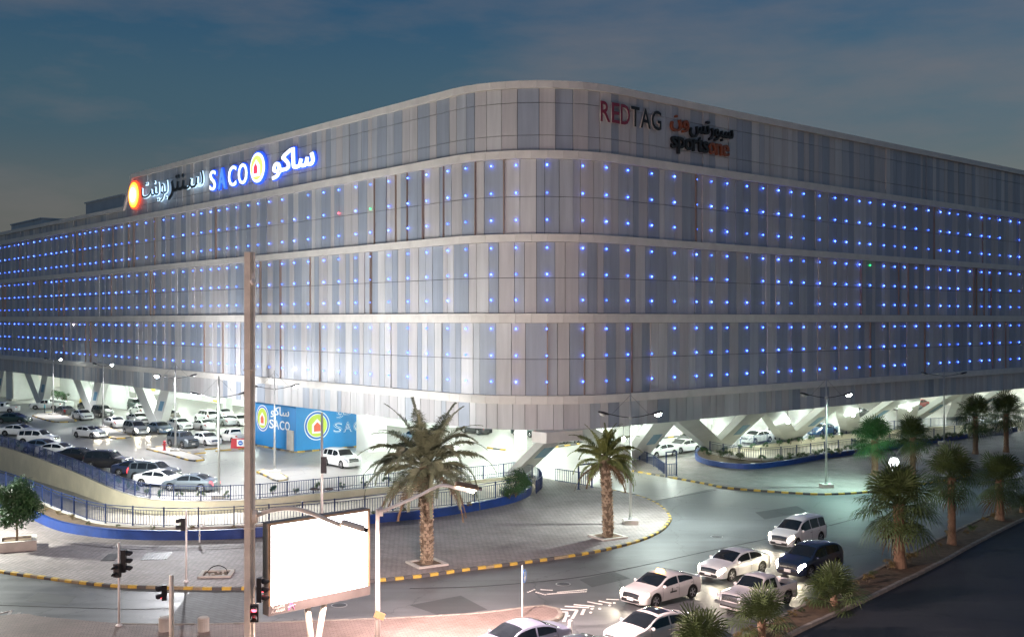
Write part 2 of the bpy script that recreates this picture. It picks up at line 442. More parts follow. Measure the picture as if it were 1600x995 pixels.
M['sign_white'] = mat('sign_white_lit', (1, 1, 1), 0.3, emit=((0.85, 0.92, 1.0), 1.0))
M['sign_halo'] = mat('sign_blue_lit', (0.05, 0.15, 0.9), 0.3, emit=((0.02, 0.10, 0.95), 0.6))
M['sign_dim'] = mat('sign_dim_blue', (0.1, 0.25, 0.7), 0.3, emit=((0.10, 0.30, 0.85), 0.55))
M['sign_cyan'] = mat('sign_pale_lit', (0.6, 0.8, 1.0), 0.3, emit=((0.55, 0.80, 1.0), 0.8))
M['sign_red'] = mat('sign_red_lit', (1, 0.1, 0.05), 0.3, emit=((1.0, 0.08, 0.02), 1.0))
M['sign_orange'] = mat('sign_orange_lit', (1, 0.5, 0.05), 0.3, emit=((1.0, 0.62, 0.05), 1.1))
M['sign_yellow'] = mat('sign_yellow_lit', (1, 0.8, 0.2), 0.3, emit=((1.0, 0.80, 0.22), 1.0))
M['sign_lime'] = mat('sign_lime_lit', (0.7, 0.9, 0.2), 0.3, emit=((0.55, 0.80, 0.15), 0.7))
M['sign_houser'] = mat('sign_house_lit', (0.9, 0.05, 0.1), 0.3, emit=((0.9, 0.03, 0.06), 1.2))
M['letter_red'] = mat('letter_red', (0.26, 0.035, 0.07), 0.4, nz=(2, 0.1))
M['letter_black'] = mat('letter_black', (0.008, 0.009, 0.012), 0.4, nz=(2, 0.1))
M['letter_orange'] = mat('letter_orange', (0.26, 0.07, 0.03), 0.4, nz=(2, 0.1))
M['letter_edge'] = mat('letter_return', (0.55, 0.5, 0.48), 0.4, nz=(2, 0.1))
M['dark_sign'] = mat('unlit_letter', (0.05, 0.08, 0.11), 0.4, nz=(2, 0.1))

PAINT = {}
def paint(key):
    if key not in PAINT:
        c, me = {'white': ((0.72, 0.72, 0.71), 0), 'pearl': ((0.66, 0.62, 0.60), 0), 'silver': ((0.42, 0.43, 0.45), 0.55), 'black': ((0.012, 0.012, 0.015), 0.1),
                 'navy': ((0.012, 0.02, 0.05), 0.2), 'grey': ((0.10, 0.12, 0.14), 0.4), 'bluegrey': ((0.11, 0.16, 0.24), 0.4), 'green': ((0.03, 0.06, 0.055), 0.2),
                 'brown': ((0.22, 0.18, 0.15), 0.4), 'red': ((0.35, 0.03, 0.03), 0.1), 'blue': ((0.04, 0.12, 0.25), 0.3), 'lilac': ((0.22, 0.23, 0.30), 0.45)}[key]
        PAINT[key] = mat('car_paint_' + key, c, 0.35, me, nz=(1.3, 0.06), coat=1.0)
    return PAINT[key]

def lamp(name, parent, loc, power, color, size=0.2, spot=None, aim=(0, 0, -1), blend=0.6):
    ld = bpy.data.lights.new(name, 'SPOT' if spot else 'POINT')
    ld.energy = power; ld.color = color; ld.shadow_soft_size = size
    if spot: ld.spot_size = R(spot); ld.spot_blend = blend
    o = new_obj(name, ld, parent, loc)
    o.rotation_mode = 'QUATERNION'
    o.rotation_quaternion = Vector(aim).to_track_quat('-Z', 'Y')
    return o

# ================================================================== GROUND
U = Vector((-0.655, 0.755, 0)).normalized()      # along the left facade, away from the corner
V = Vector((0.755, 0.655, 0)).normalized()       # along the right facade
C0 = Vector((1.4, 85.8, 0))
def AB(a, b, z=0.0):
    p = C0 + U * a + V * b
    return Vector((p.x, p.y, z))
LEFTL, RIGHTL = 175.0, 118.0

near_px = [(-130, 716), (0, 757), (54, 777), (90, 793), (128, 806), (164, 815.5), (264, 822), (379, 819), (534, 806), (627, 795), (699, 790), (758, 780), (788, 775)]
NEAR = [Vector((p.x, p.y, 0)) for p in (G(x, y, 0.7) for x, y in near_px)]
far_px = [(-130, 668), (0, 697), (100, 731), (196, 771), (272, 782), (382, 781), (483, 772), (576, 763), (657, 757), (740, 750), (790, 745), (806, 742)]
FAR = [G(x, y) for x, y in far_px]
NEARP = catmull(NEAR, 0.25)
FARP = catmull(FAR, 0.25)
ENDP = catmull([FARP[-1], Vector((1.6, 97, 0)), Vector((2.0, 92, 0)), Vector((1.2, 86.5, 0)), NEARP[-1]], 0.5)
def every(p, k):
    q = p[::k]
    return q if (q[-1] - p[-1]).length < 1e-6 else q + [p[-1]]
NEARS, FARS = every(NEARP, 6), every(FARP, 6)
TRENCH = FARS + ENDP[1:-1] + NEARS[::-1]

rnear_px = [(1108, 707), (1139, 713), (1181, 718), (1225, 716), (1287, 708), (1335, 702), (1420, 691), (1490, 681), (1580, 670)]
RNEAR = [Vector((p.x, p.y, 0)) for p in (G(x, y, 0.55) for x, y in rnear_px)]
rfar_px = [(1112, 703), (1153, 699), (1225, 690.6), (1301, 680), (1335, 677), (1400, 671), (1445, 667.5), (1487, 665), (1580, 660)]
RFAR = [G(x, y) for x, y in rfar_px]
RNEARP, RFARP = catmull(RNEAR, 0.25), catmull(RFAR, 0.25)
RNEARS, RFARS = every(RNEARP, 6), every(RFARP, 6)
RTRENCH = RFARS + RNEARS[::-1]

kerb_px = [(-160, 868), (0, 894), (72, 904), (133, 912), (190, 917), (282, 920), (379, 920.5), (480, 917), (580, 909), (667, 900), (729, 891), (811, 881), (914, 866), (965, 855), (1003, 844), (1029, 832), (1043, 819), (1046, 808), (1032, 792), (1003, 778), (965, 769), (926, 762)]
KERB = catmull([G(x, y) for x, y in kerb_px], 0.5)
rkerb_px = [(921, 726), (959, 732), (1027, 743), (1100, 756), (1136, 763), (1222, 770), (1290, 773), (1359, 769), (1430, 759), (1500, 746), (1600, 727), (1720, 708)]
RKERB = catmull([G(x, y) for x, y in rkerb_px], 0.5)
def near_i(path, p): return min(range(len(path)), key=lambda i: (path[i] - p).length)
DRV_L, DRV_R = G(1018, 783), G(1119, 762)
iL, iR = near_i(KERB, DRV_L), near_i(RKERB, DRV_R)

big = [(-2500, -200), (2500, -200), (2500, 4000), (-2500, 4000)]
g = flat('ground', big, [TRENCH, RTRENCH], -0.03, M['sand']); tag(g, kind='structure')
far_right = Vector((RKERB[-1].x + 60, RKERB[-1].y + 45, 0))
road = flat('road', KERB[:iL + 1] + RKERB[iR:] + [far_right, Vector((220, 30, 0)), Vector((-130, 30, 0)), Vector((-130, KERB[0].y, 0))], [], 0.0, M['asphalt'])
tag(road, kind='structure')

# paved forecourt left of the driveway
PAVE_Z = 0.14
left_pave = KERB + [G(868, 752), G(832, 744)] + ENDP[2:] + NEARS[::-1][1:] + [Vector((KERB[0].x - 20, NEARS[0].y, 0)), Vector((KERB[0].x - 20, KERB[0].y, 0))]
pave = flat('pavement', left_pave, [], PAVE_Z, M['paver'], drop=0.16); tag(pave, kind='structure')
right_pave = RKERB + [Vector((RNEARS[-1].x + 30, RNEARS[-1].y + 20, 0))] + RNEARS[::-1] + [G(1085, 716), G(990, 721), G(935, 722)]
pave_r = flat('pavement_right', right_pave, [], PAVE_Z, M['paver'], drop=0.16); tag(pave_r, kind='structure')
lot_poly = FARS + [G(832, 744), G(868, 752), G(926, 762)] + KERB[near_i(KERB, G(965, 769)):iL - 1:-1] + [KERB[iL]] + RKERB[iR::-1] + [G(935, 722), G(990, 721), G(1085, 716)] + RFARS + \
    [AB(-6, RIGHTL, 0), AB(64, RIGHTL), AB(64, 64), AB(LEFTL, 64), AB(LEFTL + 10, -20)]
lot = flat('parking_lot', lot_poly, [], 0.004, M['lot']); tag(lot, kind='structure')

def kerb_row(path, parent, step=1.0, w=0.24, h=0.16, mats=('kyellow', 'kblack'), name='kerb_stone', z=0.0, run=1):
    pts = catmull(path, step)
    k = 0
    for a, b in zip(pts, pts[1:]):
        t = (b - a); L = t.length
        if L < 0.2: continue
        an = math.atan2(t.y, t.x)
        mb = MB()
        g_ = 0.012
        hh = h + rnd.uniform(-0.014, 0.008)
        x0, x1 = g_, L - g_
        prof = [(-w / 2, 0), (w / 2, 0), (w / 2, hh - 0.03), (w / 2 - 0.03, hh), (-w / 2 + 0.03, hh), (-w / 2, hh - 0.03)]
        n = len(prof)
        mb.add([(x, y, zz) for x in (x0, x1) for y, zz in prof], [tuple(range(n)), tuple(range(2 * n - 1, n - 1, -1))] + [(i, n + i, n + (i + 1) % n, (i + 1) % n) for i in range(n)])
        mk_ = mats[(k // run) % len(mats)]
        if len(mats) == 2 and rnd.random() < 0.14: mk_ = 'kfade'
        o = mb.build(name, M[mk_], parent)
        o.location = (a.x, a.y, z); o.rotation_euler = (0, 0, an + rnd.uniform(-0.02, 0.02))
        k += 1
kerb_row(KERB[:-4], pave, 0.52)
kerb_row(RKERB, pave_r, 0.58)

# sunken ramps: floor, walls
def ramp(name, near, far, end, z_r, z_l, label_wall):
    n = 60
    def samp(p, t):
        i = t * (len(p) - 1); k = min(int(i), len(p) - 2)
        return p[k].lerp(p[k + 1], i - k)
    fl, fw, nw = MB(), MB(), MB()
    A = [samp(near, i / n) for i in range(n + 1)]; B = [samp(far, i / n) for i in range(n + 1)]
    Z = [z_l + (z_r - z_l) * min(1, (i / n) / 0.92) for i in range(n + 1)]
    fl.add([(p.x, p.y, z) for p, z in zip(A, Z)] + [(p.x, p.y, z) for p, z in zip(B, Z)], [(i, i + 1, n + 2 + i, n + 1 + i) for i in range(n)])
    e = [Vector((p.x, p.y, 0)) for p in end]
    fl.add([(p.x, p.y, z_r) for p in e], [tuple(range(len(e)))])
    top = -0.002
    for mb, P_ in ((nw, A), (fw, B)):
        mb.add([(p.x, p.y, z - 0.3) for p, z in zip(P_, Z)] + [(p.x, p.y, top) for p in P_], [(i, i + 1, n + 2 + i, n + 1 + i) for i in range(n)])
    m = len(e)
    nw.add([(p.x, p.y, z_r - 0.3) for p in e] + [(p.x, p.y, top) for p in e], [(i, i + 1, m + i + 1, m + i) for i in range(m - 1)])
    f = fl.build(name, M['rampfloor']); tag(f, kind='structure')
    w1 = fw.build('retaining_wall', M['cream'], f); w2 = nw.build('retaining_wall', M['cream'], f)
    return f
ramp('ramp', NEARS, FARS, ENDP, -0.25, -4.0, '')
ramp('ramp_right', RNEARS, RFARS, [RFARS[0], (RFARS[0] + RNEARS[0]) / 2, RNEARS[0]], -2.2, -0.3, '')

# foreground traffic island (red paving), median, dark carriageway
isl_px = [(-150, 990), (20, 963), (69, 967), (184, 977), (256, 979), (382, 977), (560, 971), (690, 965), (760, 960), (820, 952), (850, 949), (870, 953), (877, 962), (868, 970), (850, 975), (800, 985), (760, 1000), (735, 1080)]
ISL = catmull([G(x, y) for x, y in isl_px], 0.6)
island = flat('traffic_island', ISL + [Vector((-4, 30, 0)), Vector((-60, 30, 0)), Vector((-60, ISL[0].y, 0))], [], 0.13, M['paver_red'], drop=0.15)
tag(island, kind='structure')
kerb_row(ISL[near_i(ISL, G(184, 977)):], island, 0.9, mats=('kold',), h=0.15, name='kerb_stone')
cob = flat('cobbled_crossing', [G(297, 923), G(384, 923), G(384, 974), G(345, 976), G(258, 976)], [], 0.006, M['cobble']); tag(cob, kind='structure')

medA_px = [(1040, 1065), (1193, 981), (1249, 953), (1346, 904), (1416, 871), (1480, 838), (1548, 806), (1600, 785), (1720, 742)]
medB_px = [(1110, 1065), (1234, 994), (1336, 946), (1462, 884), (1520, 852), (1600, 812), (1720, 760)]
MA = catmull([G(x, y) for x, y in medA_px], 0.8); MBp = catmull([G(x, y) for x, y in medB_px], 0.8)
median = flat('median', MA + MBp[::-1], [], 0.12, M['soil'], drop=0.14); tag(median, kind='structure')
kerb_row(MA, median, 1.1, mats=('kold',), h=0.17)
kerb_row(MBp, median, 1.1, mats=('kold',), h=0.17)
dark = flat('carriageway', MBp + [Vector((200, 160, 0)), Vector((220, 32, 0)), Vector((2, 32, 0))], [], 0.005, M['asphalt_new']); tag(dark, kind='structure')

# ================================================================== BUILDING
RR = 10.0
ARC = RR * math.pi / 4
OC = C0 + U * RR + V * RR
T0, T1 = -(LEFTL - RR) - ARC, (RIGHTL - RR) + ARC
def fac(t, off=0.0, z=0.0):
    """point on the facade line at path length t, off metres proud of it"""
    if t < -ARC: p, n = C0 + U * (RR + (-ARC - t)), -V
    elif t > ARC: p, n = C0 + V * (RR + (t - ARC)), -U
    else:
        ph = (t + ARC) / RR
        n = -(V * math.cos(ph) + U * math.sin(ph)); p = OC + n * RR
    q = p + n * off
    return Vector((q.x, q.y, z))
def fnorm(t): return (fac(t, 1) - fac(t, 0)).normalized()
def ftan(t): n = fnorm(t); return Vector((-n.y, n.x, 0))
def facrange(t0, t1):
    out, t = [t0], t0
    while t < t1 - 1e-6:
        t = min(t1, t + (0.8 if abs(t) <= ARC + 0.8 else 12.0))
        if -ARC - 0.8 > out[-1] and t > -ARC: t = -ARC
        out.append(t)
    return out

Z_SK, Z_B4, Z_B3, Z_B2, Z_B1, Z_TOP, Z_LOW = 5.2, (7.4, 8.1), (14.2, 15.0), (21.0, 21.66), (27.97, 28.66), 33.9, 29.7
T_STEP = -79.4
bld = thing('shopping_centre', 'large curved-corner retail block clad in grey and beige vertical panels with blue lights', 'building', AB(12, 12))

def emit_pieces(name, rest_name, pieces, parent, limit):
    pieces.sort(key=lambda p: p[0])
    for d, v, f, mk in pieces[:limit]:
        hang(MB().add(v, f).build(name, M[mk]), parent)
    rest = pieces[limit:]
    if rest:
        keys = sorted({p[3] for p in rest})
        mb = MB()
        for d, v, f, mk in rest: mb.add(v, f, keys.index(mk))
        o = hang(mb.build(rest_name, [M[k] for k in keys]), parent); o['kind'] = 'stuff'

BOXF = [(3, 2, 1, 0), (4, 5, 6, 7), (0, 1, 5, 4), (1, 2, 6, 5), (2, 3, 7, 6), (3, 0, 4, 7)]
def slab(t0, t1, z0, z1, o0, o1):
    """facade-following box from offset o0 (inside) to o1 (outside)"""
    v = [fac(t0, o1, z0), fac(t1, o1, z0), fac(t1, o0, z0), fac(t0, o0, z0)]
    return v + [Vector((p.x, p.y, z1)) for p in v]
def cdist(t, z): return (fac(t, 0, z) - Vector((0, 0, CAMZ))).length

# backing wall
ts = facrange(T0, T1)
bw = MB()
def strip(z0, z1, off, a, b):
    tt = [a] + [t for t in ts if a < t < b] + [b]
    n = len(tt)
    bw.add([fac(t, off, z0) for t in tt] + [fac(t, off, z1) for t in tt], [(i, i + 1, n + i + 1, n + i) for i in range(n - 1)])
strip(Z_SK, Z_LOW, -0.16, T0, T1)
strip(Z_LOW, Z_TOP, -0.16, T_STEP, T1)
bw.add([fac(T_STEP, -0.16, Z_LOW), fac(T_STEP, -0.16, Z_TOP), fac(T_STEP - 3.2, -0.16, Z_LOW)], [(0, 1, 2)])
hang(bw.build('wall', M['backing']), bld)

panels, fins = [], []
GAP = 0.022
def row(z0, z1, cuts, seed, t0=T0, t1=T1, kinds=None, skirt=False):
    rg = random.Random(seed)
    t = t0; last = None; shift = 0
    while t < t1 - 0.4:
        dark = rg.random() < (0.42 if not skirt else 0.36)
        tone = ('slate' if dark else rg.choice(['grey', 'beige', 'beige', 'pale', 'grey'])) if last not in ('slate', 'mist') or rg.random() < 0.35 else rg.choice(['beige', 'grey', 'pale', 'beige'])
        if skirt: tone = {'grey': 'pale', 'slate': 'mist' if rg.random() < 0.75 else 'slate'}.get(tone, tone)
        w = rg.choice([0.62, 0.8, 1.0, 1.15, 1.35, 1.6]) if tone == 'slate' else rg.choice([0.6, 0.75, 0.9, 1.05, 1.2])
        w *= 1.15
        if tone == 'slate' and last == 'slate': w *= 0.8
        if t + w > t1 - 0.4: w = t1 - t
        rec = 0.0
        if not skirt and rg.random() < 0.13: rec = -0.10
        o1 = 0.0 + rec + rg.uniform(-0.012, 0.012)
        zs = [z0] + [z0 + (z1 - z0) * c for c in cuts] + [z1]
        for a, b in zip(zs, zs[1:]):
            panels.append((cdist(t + w / 2, (a + b) / 2), slab(t + GAP, t + w - GAP, a + GAP, b - GAP, -0.14, o1), BOXF, tone))
        if not skirt and kinds and rg.random() < 0.075:
            fins.append((cdist(t, (z0 + z1) / 2), slab(t - 0.045, t + 0.045, z0 + 0.02, z1 - 0.02, -0.1, 0.16), BOXF, 'fin'))
        last = tone; t += w
row(Z_B1[1], Z_TOP, (0.25, 0.77), 11, T_STEP, T1)
row(Z_B1[1], Z_LOW, (), 12, T0, T_STEP - 0.05)
row(Z_B2[1], Z_B1[0], (0.5,), 13, kinds=1)
row(Z_B3[1], Z_B2[0], (0.5,), 14, kinds=1)
row(Z_B4[1], Z_B3[0], (0.5,), 15, kinds=1)
row(Z_SK, Z_B4[0], (), 16, skirt=True)
emit_pieces('facade_panel', 'far_facade_panels', panels, bld, 300)
emit_pieces('facade_fin', 'far_facade_fins', fins, bld, 60)
# triangle infill at the parapet step
tri = MB()
tri.add([fac(T_STEP - 0.02, 0, Z_LOW), fac(T_STEP - 0.02, 0, Z_TOP), fac(T_STEP - 3.2, 0, Z_LOW)] + [fac(T_STEP - 0.02, -0.14, Z_LOW), fac(T_STEP - 0.02, -0.14, Z_TOP), fac(T_STEP - 3.2, -0.14, Z_LOW)],
        [(0, 1, 2), (5, 4, 3), (0, 3, 4, 1), (1, 4, 5, 2), (2, 5, 3, 0)])
hang(tri.build('parapet_gusset', M['slate']), bld)

bands = []
def band(z0, z1, out, t0, t1, step=3.0, inn=-0.15):
    t = t0
    while t < t1 - 0.05:
        st = 1.3 if abs(t) < ARC + 0.5 else step
        e = min(t1, t + st)
        bands.append((cdist((t + e) / 2, z0), slab(t + 0.008, e - 0.008, z0, z1, inn, out), BOXF, 'band'))
        t = e
for zb in (Z_B4, Z_B3, Z_B2, Z_B1): band(zb[0] + 0.003, zb[1] - 0.003, 0.38, T0, T1)
band(Z_TOP, 34.5, 0.30, T_STEP, T1, inn=-0.9)
band(Z_LOW, 30.25, 0.30, T0, T_STEP - 3.2, inn=-0.9)
emit_pieces('band_segment', 'far_band_segments', bands, bld, 250)
sl = MB()
p0, p1 = (T_STEP - 3.2, Z_LOW), (T_STEP, Z_TOP)
v = []
for off in (0.30, -0.9):
    for tt, zz in ((p0[0] - 0.35, p0[1] + 0.1), (p1[0] - 0.35, p1[1] + 0.6), (p1[0] + 0.0, p1[1] + 0.6), (p1[0], p1[1]), (p0[0], p0[1])):
        v.append(fac(tt, off, zz))
sl.add(v, [(0, 1, 2, 3, 4), (9, 8, 7, 6, 5)] + [(i, (i + 1) % 5, 5 + (i + 1) % 5, 5 + i) for i in range(5)])
hang(sl.build('sloped_coping', M['band']), bld)

# soffit, roof, inner walls
fp = [fac(t, -0.05) for t in facrange(T0, T1)]
foot = fp + [AB(60, RIGHTL), AB(60, 62), AB(LEFTL, 62)]
def sheet(name, poly, z, m):
    o = flat(name, poly, [], z, m); hang(o, bld); return o
sheet('soffit', foot, Z_SK + 0.05, M['ceiling'])
sheet('roof', [fac(t, -0.5) for t in facrange(T0, T1)] + [AB(60, RIGHTL), AB(60, 62), AB(LEFTL, 62)], 29.0, M['concrete'])
iw = MB()
def wallseg(mb, a, b, z0, z1, th=0.3):
    a, b = Vector(a), Vector(b)
    d = (b - a); an = math.atan2(d.y, d.x); c = (a + b) / 2
    mb.box((c.x, c.y, (z0 + z1) / 2), (d.length, th, z1 - z0), an)
for q in ((AB(50, 26), AB(LEFTL, 26)), (AB(50, 26), AB(50, 60)), (AB(50, 60), AB(58, 60)), (AB(58, 60), AB(58, RIGHTL))):
    w_ = MB(); wallseg(w_, q[0], q[1], 0, Z_SK); hang(w_.build('inner_wall', M['white']), bld)
# back of the block so that it is solid from the side
w_ = MB(); wallseg(w_, AB(LEFTL, 0.3), AB(LEFTL, 62), 0, 29, 0.4); hang(w_.build('end_wall', M['band']), bld)
w_ = MB(); wallseg(w_, AB(0.6, RIGHTL), AB(60, RIGHTL), 0, 30, 0.4); hang(w_.build('end_wall', M['band']), bld)

# roof plant rooms
for (a, b, wa, wb, h) in ((108, 10, 16, 9, 4.6), (146, 9, 18, 8, 3.6)):
    mb = MB(); p = AB(a, b)
    mb.box((p.x, p.y, 29 + h / 2), (wa, wb, h), math.atan2(U.y, U.x))
    mb.box((p.x, p.y, 29 + h + 0.1), (wa + 0.4, wb + 0.4, 0.2), math.atan2(U.y, U.x))
    hang(mb.build('plant_room', M['roofbox']), bld)

# leaning struts that carry the overhang
def strut(base, top, wb=1.5, wt=1.6, th=0.55, ax='b', plaque=True):
    (a0, b0), (a1, b1, z1) = base, top
    def ring(a, b, w, z):
        if ax == 'b': return [AB(a - th, b - w, z), AB(a - th, b + w, z), AB(a + th, b + w, z), AB(a + th, b - w, z)]
        return [AB(a - w, b - th, z), AB(a + w, b - th, z), AB(a + w, b + th, z), AB(a - w, b + th, z)]
    mb = MB().add(ring(a0, b0, wb, 0) + ring(a1, b1, wt, z1), BOXF)
    s = hang(mb.build('strut', M['white']), bld)
    if plaque:
        L = lambda t: (a0 + (a1 - a0) * t, b0 + (b1 - b0) * t, z1 * t)
        q = []
        for t in (0.42, 0.68):
            a, b, z = L(t)
            if ax == 'b': q += [AB(a - th - 0.05, b - 0.35, z), AB(a - th - 0.05, b + 0.9, z), AB(a - th + 0.02, b + 0.9, z), AB(a - th + 0.02, b - 0.35, z)]
            else: q += [AB(a - 0.9, b - th - 0.05, z), AB(a + 0.35, b - th - 0.05, z), AB(a + 0.35, b - th + 0.02, z), AB(a - 0.9, b - th + 0.02, z)]
        hang(MB().add(q, BOXF).build('plaque', M['plaque']), bld)
for k in range(-1, 5):
    bk = 39 + 13.8 * k
    strut((12, bk), (1.0, bk - 19.0, Z_SK + 0.04), plaque=False)
    strut((12, bk), (1.05, bk - 8.0, Z_SK + 0.04))
strut((12.6, 9.8), (1.5, 4.4, 4.9), 1.0, 1.0, plaque=True)
mb = MB(); p = AB(1.6, 4.6); mb.box((p.x, p.y, 4.75), (4.2, 1.8, 0.9), math.atan2(V.y, V.x)); hang(mb.build('beam', M['band']), bld)
for ak in (54, 78.5, 103, 127.5, 152):
    if ak < 60: continue
    strut((ak, 2.2), (ak + 4.6, 1.6, Z_SK + 0.04), 1.5, 1.7, ax='a', plaque=False)
    strut((ak, 2.25), (ak - 4.8, 1.65, Z_SK + 0.04), 1.5, 1.5, ax='a', plaque=True)
# square columns inside
for a, b, s in ((35.6, 8.5, 2.4), (26, 22, 1.0), (14, 28, 1.0), (30, 38, 1.0), (44, 44, 1.0), (24, 52, 1.0), (52, 18, 1.6), (30, 60, 1.0), (30, 75, 1.0), (30, 90, 1.0), (46, 60, 1.0), (46, 76, 1.0), (62, 20, 1.0), (88, 17, 1.0), (112, 17, 1.0)):
    mb = MB(); p = AB(a, b); mb.box((p.x, p.y, Z_SK / 2 + 0.02), (s, s, Z_SK + 0.03), math.atan2(U.y, U.x))
    hang(mb.build('column', M['white']), bld)
# solid pier and white wall at the far left end
for a, b, wa, wb in ((143, 3.0, 4.0, 3.5), (133, 10, 18, 0.4), (112, 9, 10, 0.5)):
    mb = MB(); p = AB(a, b); mb.box((p.x, p.y, Z_SK / 2 + 0.02), (wa, wb, Z_SK + 0.03), math.atan2(U.y, U.x)); hang(mb.build('pier', M['white']), bld)

# ceiling tubes in the open ground floor
tubes = [(a, b) for a in (7, 16, 25, 34, 43) for b in (7, 16, 25, 34, 43, 53)] + [(a, b) for a in range(56, 170, 11) for b in (4, 12, 20)] + [(a, b) for a in (5, 14, 26, 40) for b in (64, 75, 86, 97, 108)]
tm = MB().box((0, 0, 0), (1.6, 0.16, 0.08)).mesh('tube_light', M['tube_on'])
for a, b in tubes:
    p = AB(a, b)
    o = new_obj('tube_light', tm); hang(o, bld)
    o.location = p + Vector((0, 0, Z_SK - 0.12)) - Vector(bld.location); o.rotation_euler = (0, 0, math.atan2(U.y, U.x))

# blue shop box under the overhang
cb = [AB(40, 1.6), AB(50, 1.6), AB(50, 11.6), AB(40, 11.6)]
blk = MB().prism(cb[::-1], 0.0, Z_SK + 0.04)
hang(blk.build('shop_wall', M['bluewall']), bld)
db = MB(); p = AB(41.2, 1.57); db.box((p.x, p.y, 1.15), (1.5, 0.1, 2.3), math.atan2(U.y, U.x)); hang(db.build('door', M['concrete']), bld)

# ---- lights on the facade: 3 rows in each of 3 storeys
ico = MB().sphere((0, 0, 0), 0.078, 8, 5)
ledm = {k: ico.mesh('facade_light', M[k], True) for k in ('led_blue', 'led_dim', 'led_bright', 'led_green', 'led_red', 'led_white')}
rg = random.Random(3)
cols_t, t = [], T0 + 1
while t < T1 - 1:
    cols_t.append(t); t += rg.choice([2.2, 2.35, 2.6, 2.9, 3.1])
leds = []
for t in cols_t:
    for zr in (Z_B4[1], Z_B3[1], Z_B2[1]):
        H_ = {Z_B4[1]: Z_B3[0], Z_B3[1]: Z_B2[0], Z_B2[1]: Z_B1[0]}[zr] - zr
        for fr in (0.92, 0.55, 0.19):
            r_ = rg.random()
            if r_ < 0.02: continue
            k = 'led_green' if r_ < 0.0225 else 'led_red' if r_ < 0.0235 else 'led_white' if r_ < 0.0275 else 'led_dim' if r_ < 0.2 else 'led_bright' if r_ < 0.4 else 'led_blue'
            leds.append((cdist(t, zr + fr * H_), fac(t, 0.10, zr + fr * H_), k))
leds.sort(key=lambda q: q[0])
for d, p, k in leds[:300]:
    o = new_obj('facade_light', ledm[k]); hang(o, bld); o.location = p - Vector(bld.location)
rest = MB(); keys = ['led_blue', 'led_dim', 'led_bright', 'led_green', 'led_red', 'led_white']
for d, p, k in leds[300:]: rest.sphere(p, 0.078, 6, 4, keys.index(k))
o = hang(rest.build('far_facade_lights', [M[k] for k in keys], smooth=True), bld); o['kind'] = 'stuff'

# ---- lettering
def text_mesh(s, mats, width=None, height=None, ext=0.12, off=0.0, spacing=1.0, center=True):
    c = bpy.data.curves.new('t', 'FONT'); c.body = s; c.size = 1; c.extrude = 0.05; c.offset = off; c.space_character = spacing; c.resolution_u = 3
    o = bpy.data.objects.new('t', c); col.objects.link(o)
    me = bpy.data.meshes.new_from_object(o.evaluated_get(bpy.context.evaluated_depsgraph_get()))
    bpy.data.objects.remove(o); bpy.data.curves.remove(c)
    xs = [v.co.x for v in me.vertices]; ys = [v.co.y for v in me.vertices]
    x0, x1, y0, y1 = min(xs), max(xs), min(ys), max(ys)
    sx = width / (x1 - x0) if width else height / (y1 - y0)
    sy = height / (y1 - y0) if height else sx
    for v in me.vertices:
        x, y, z = v.co
        v.co = ((x - (x0 + x1) / 2) * sx if center else x * sx, -z / 0.05 * ext / 2, (y - (y0 + y1) / 2) * sy if center else y * sy)
    me.materials.clear()
    for m in (mats if isinstance(mats, (list, tuple)) else [mats]): me.materials.append(m)
    if isinstance(mats, (list, tuple)):
        for p in me.polygons: p.material_index = 0 if p.normal.y < -0.5 or p.normal.y > 0.5 else 1
    return me
def disc(r, th, n, m, name='disc'):
    mb = MB().lathe([(r, 0), (r, th)], n, M=Matrix.Rotation(R(90), 4, 'X'))
    return mb.mesh(name, m)
def face_matrix(p, n):
    n = n.normalized(); tx = Vector((-n.y, n.x, 0))
    return Matrix(((tx.x, -n.x, 0, p.x), (tx.y, -n.y, 0, p.y), (0, 0, 1, p.z), (0, 0, 0, 1)))
def put(name, me, p, n, parent, rel=True):
    o = new_obj(name, me, parent)
    mtx = face_matrix(p, n)
    if parent is not None:
        mtx = Matrix.Translation(-Vector(parent.location)) @ mtx
    o.matrix_local = mtx
    return o
def tA(a): return -(a - RR) - ARC
nL, nR = -V, -U
def signpos(a, z, off): return C0 + U * a - V * off + Vector((0, 0, z))

# left facade: white and blue lit word, house roundel, Arabic word
s1 = thing('facade_sign', 'lit white word with blue glow, round house emblem and Arabic lettering high on left facade', 'sign', signpos(45, 28.7, 0.3))
pitch = [(57.0 - i * 2.55) for i in range(4)]
for ch, a, wd in zip('SACO', (56.3, 53.9, 51.2, 48.6), (1.7, 2.0, 2.1, 2.4)):
    lit = ch != 'A'
    lt = put('letter', text_mesh(ch, M['sign_white'] if lit else M['sign_dim'], wd * 0.9, 2.35, 0.1, 0.0), signpos(a, 31.1, 0.42), nL, s1)
    put('letter_return', text_mesh(ch, M['sign_halo'], wd * 1.0, 2.6, 0.2, 0.025), signpos(a, 31.1, 0.25), nL, s1)
for r_, th, mk, of in ((1.85, 0.25, 'sign_halo', 0.2), (1.65, 0.06, 'sign_white', 0.46), (1.35, 0.06, 'sign_lime', 0.53)):
    put('emblem_ring', disc(r_, th, 40, M[mk]), signpos(44.9, 31.4, of), nL, s1)
def house(w, h, th, m):
    pts = [(-w, -h), (w, -h), (w, h * 0.25), (0, h), (-w, h * 0.25)]
    n = 5
    return MB().add([(x, 0, z) for x, z in pts] + [(x, -th, z) for x, z in pts], [tuple(range(n - 1, -1, -1)), tuple(range(n, 2 * n))] + [(i, (i + 1) % n, n + (i + 1) % n, n + i) for i in range(n)]).mesh('house', m)
put('emblem_house', house(0.78, 0.92, 0.05, M['sign_white']), signpos(44.9, 31.35, 0.62), nL, s1)
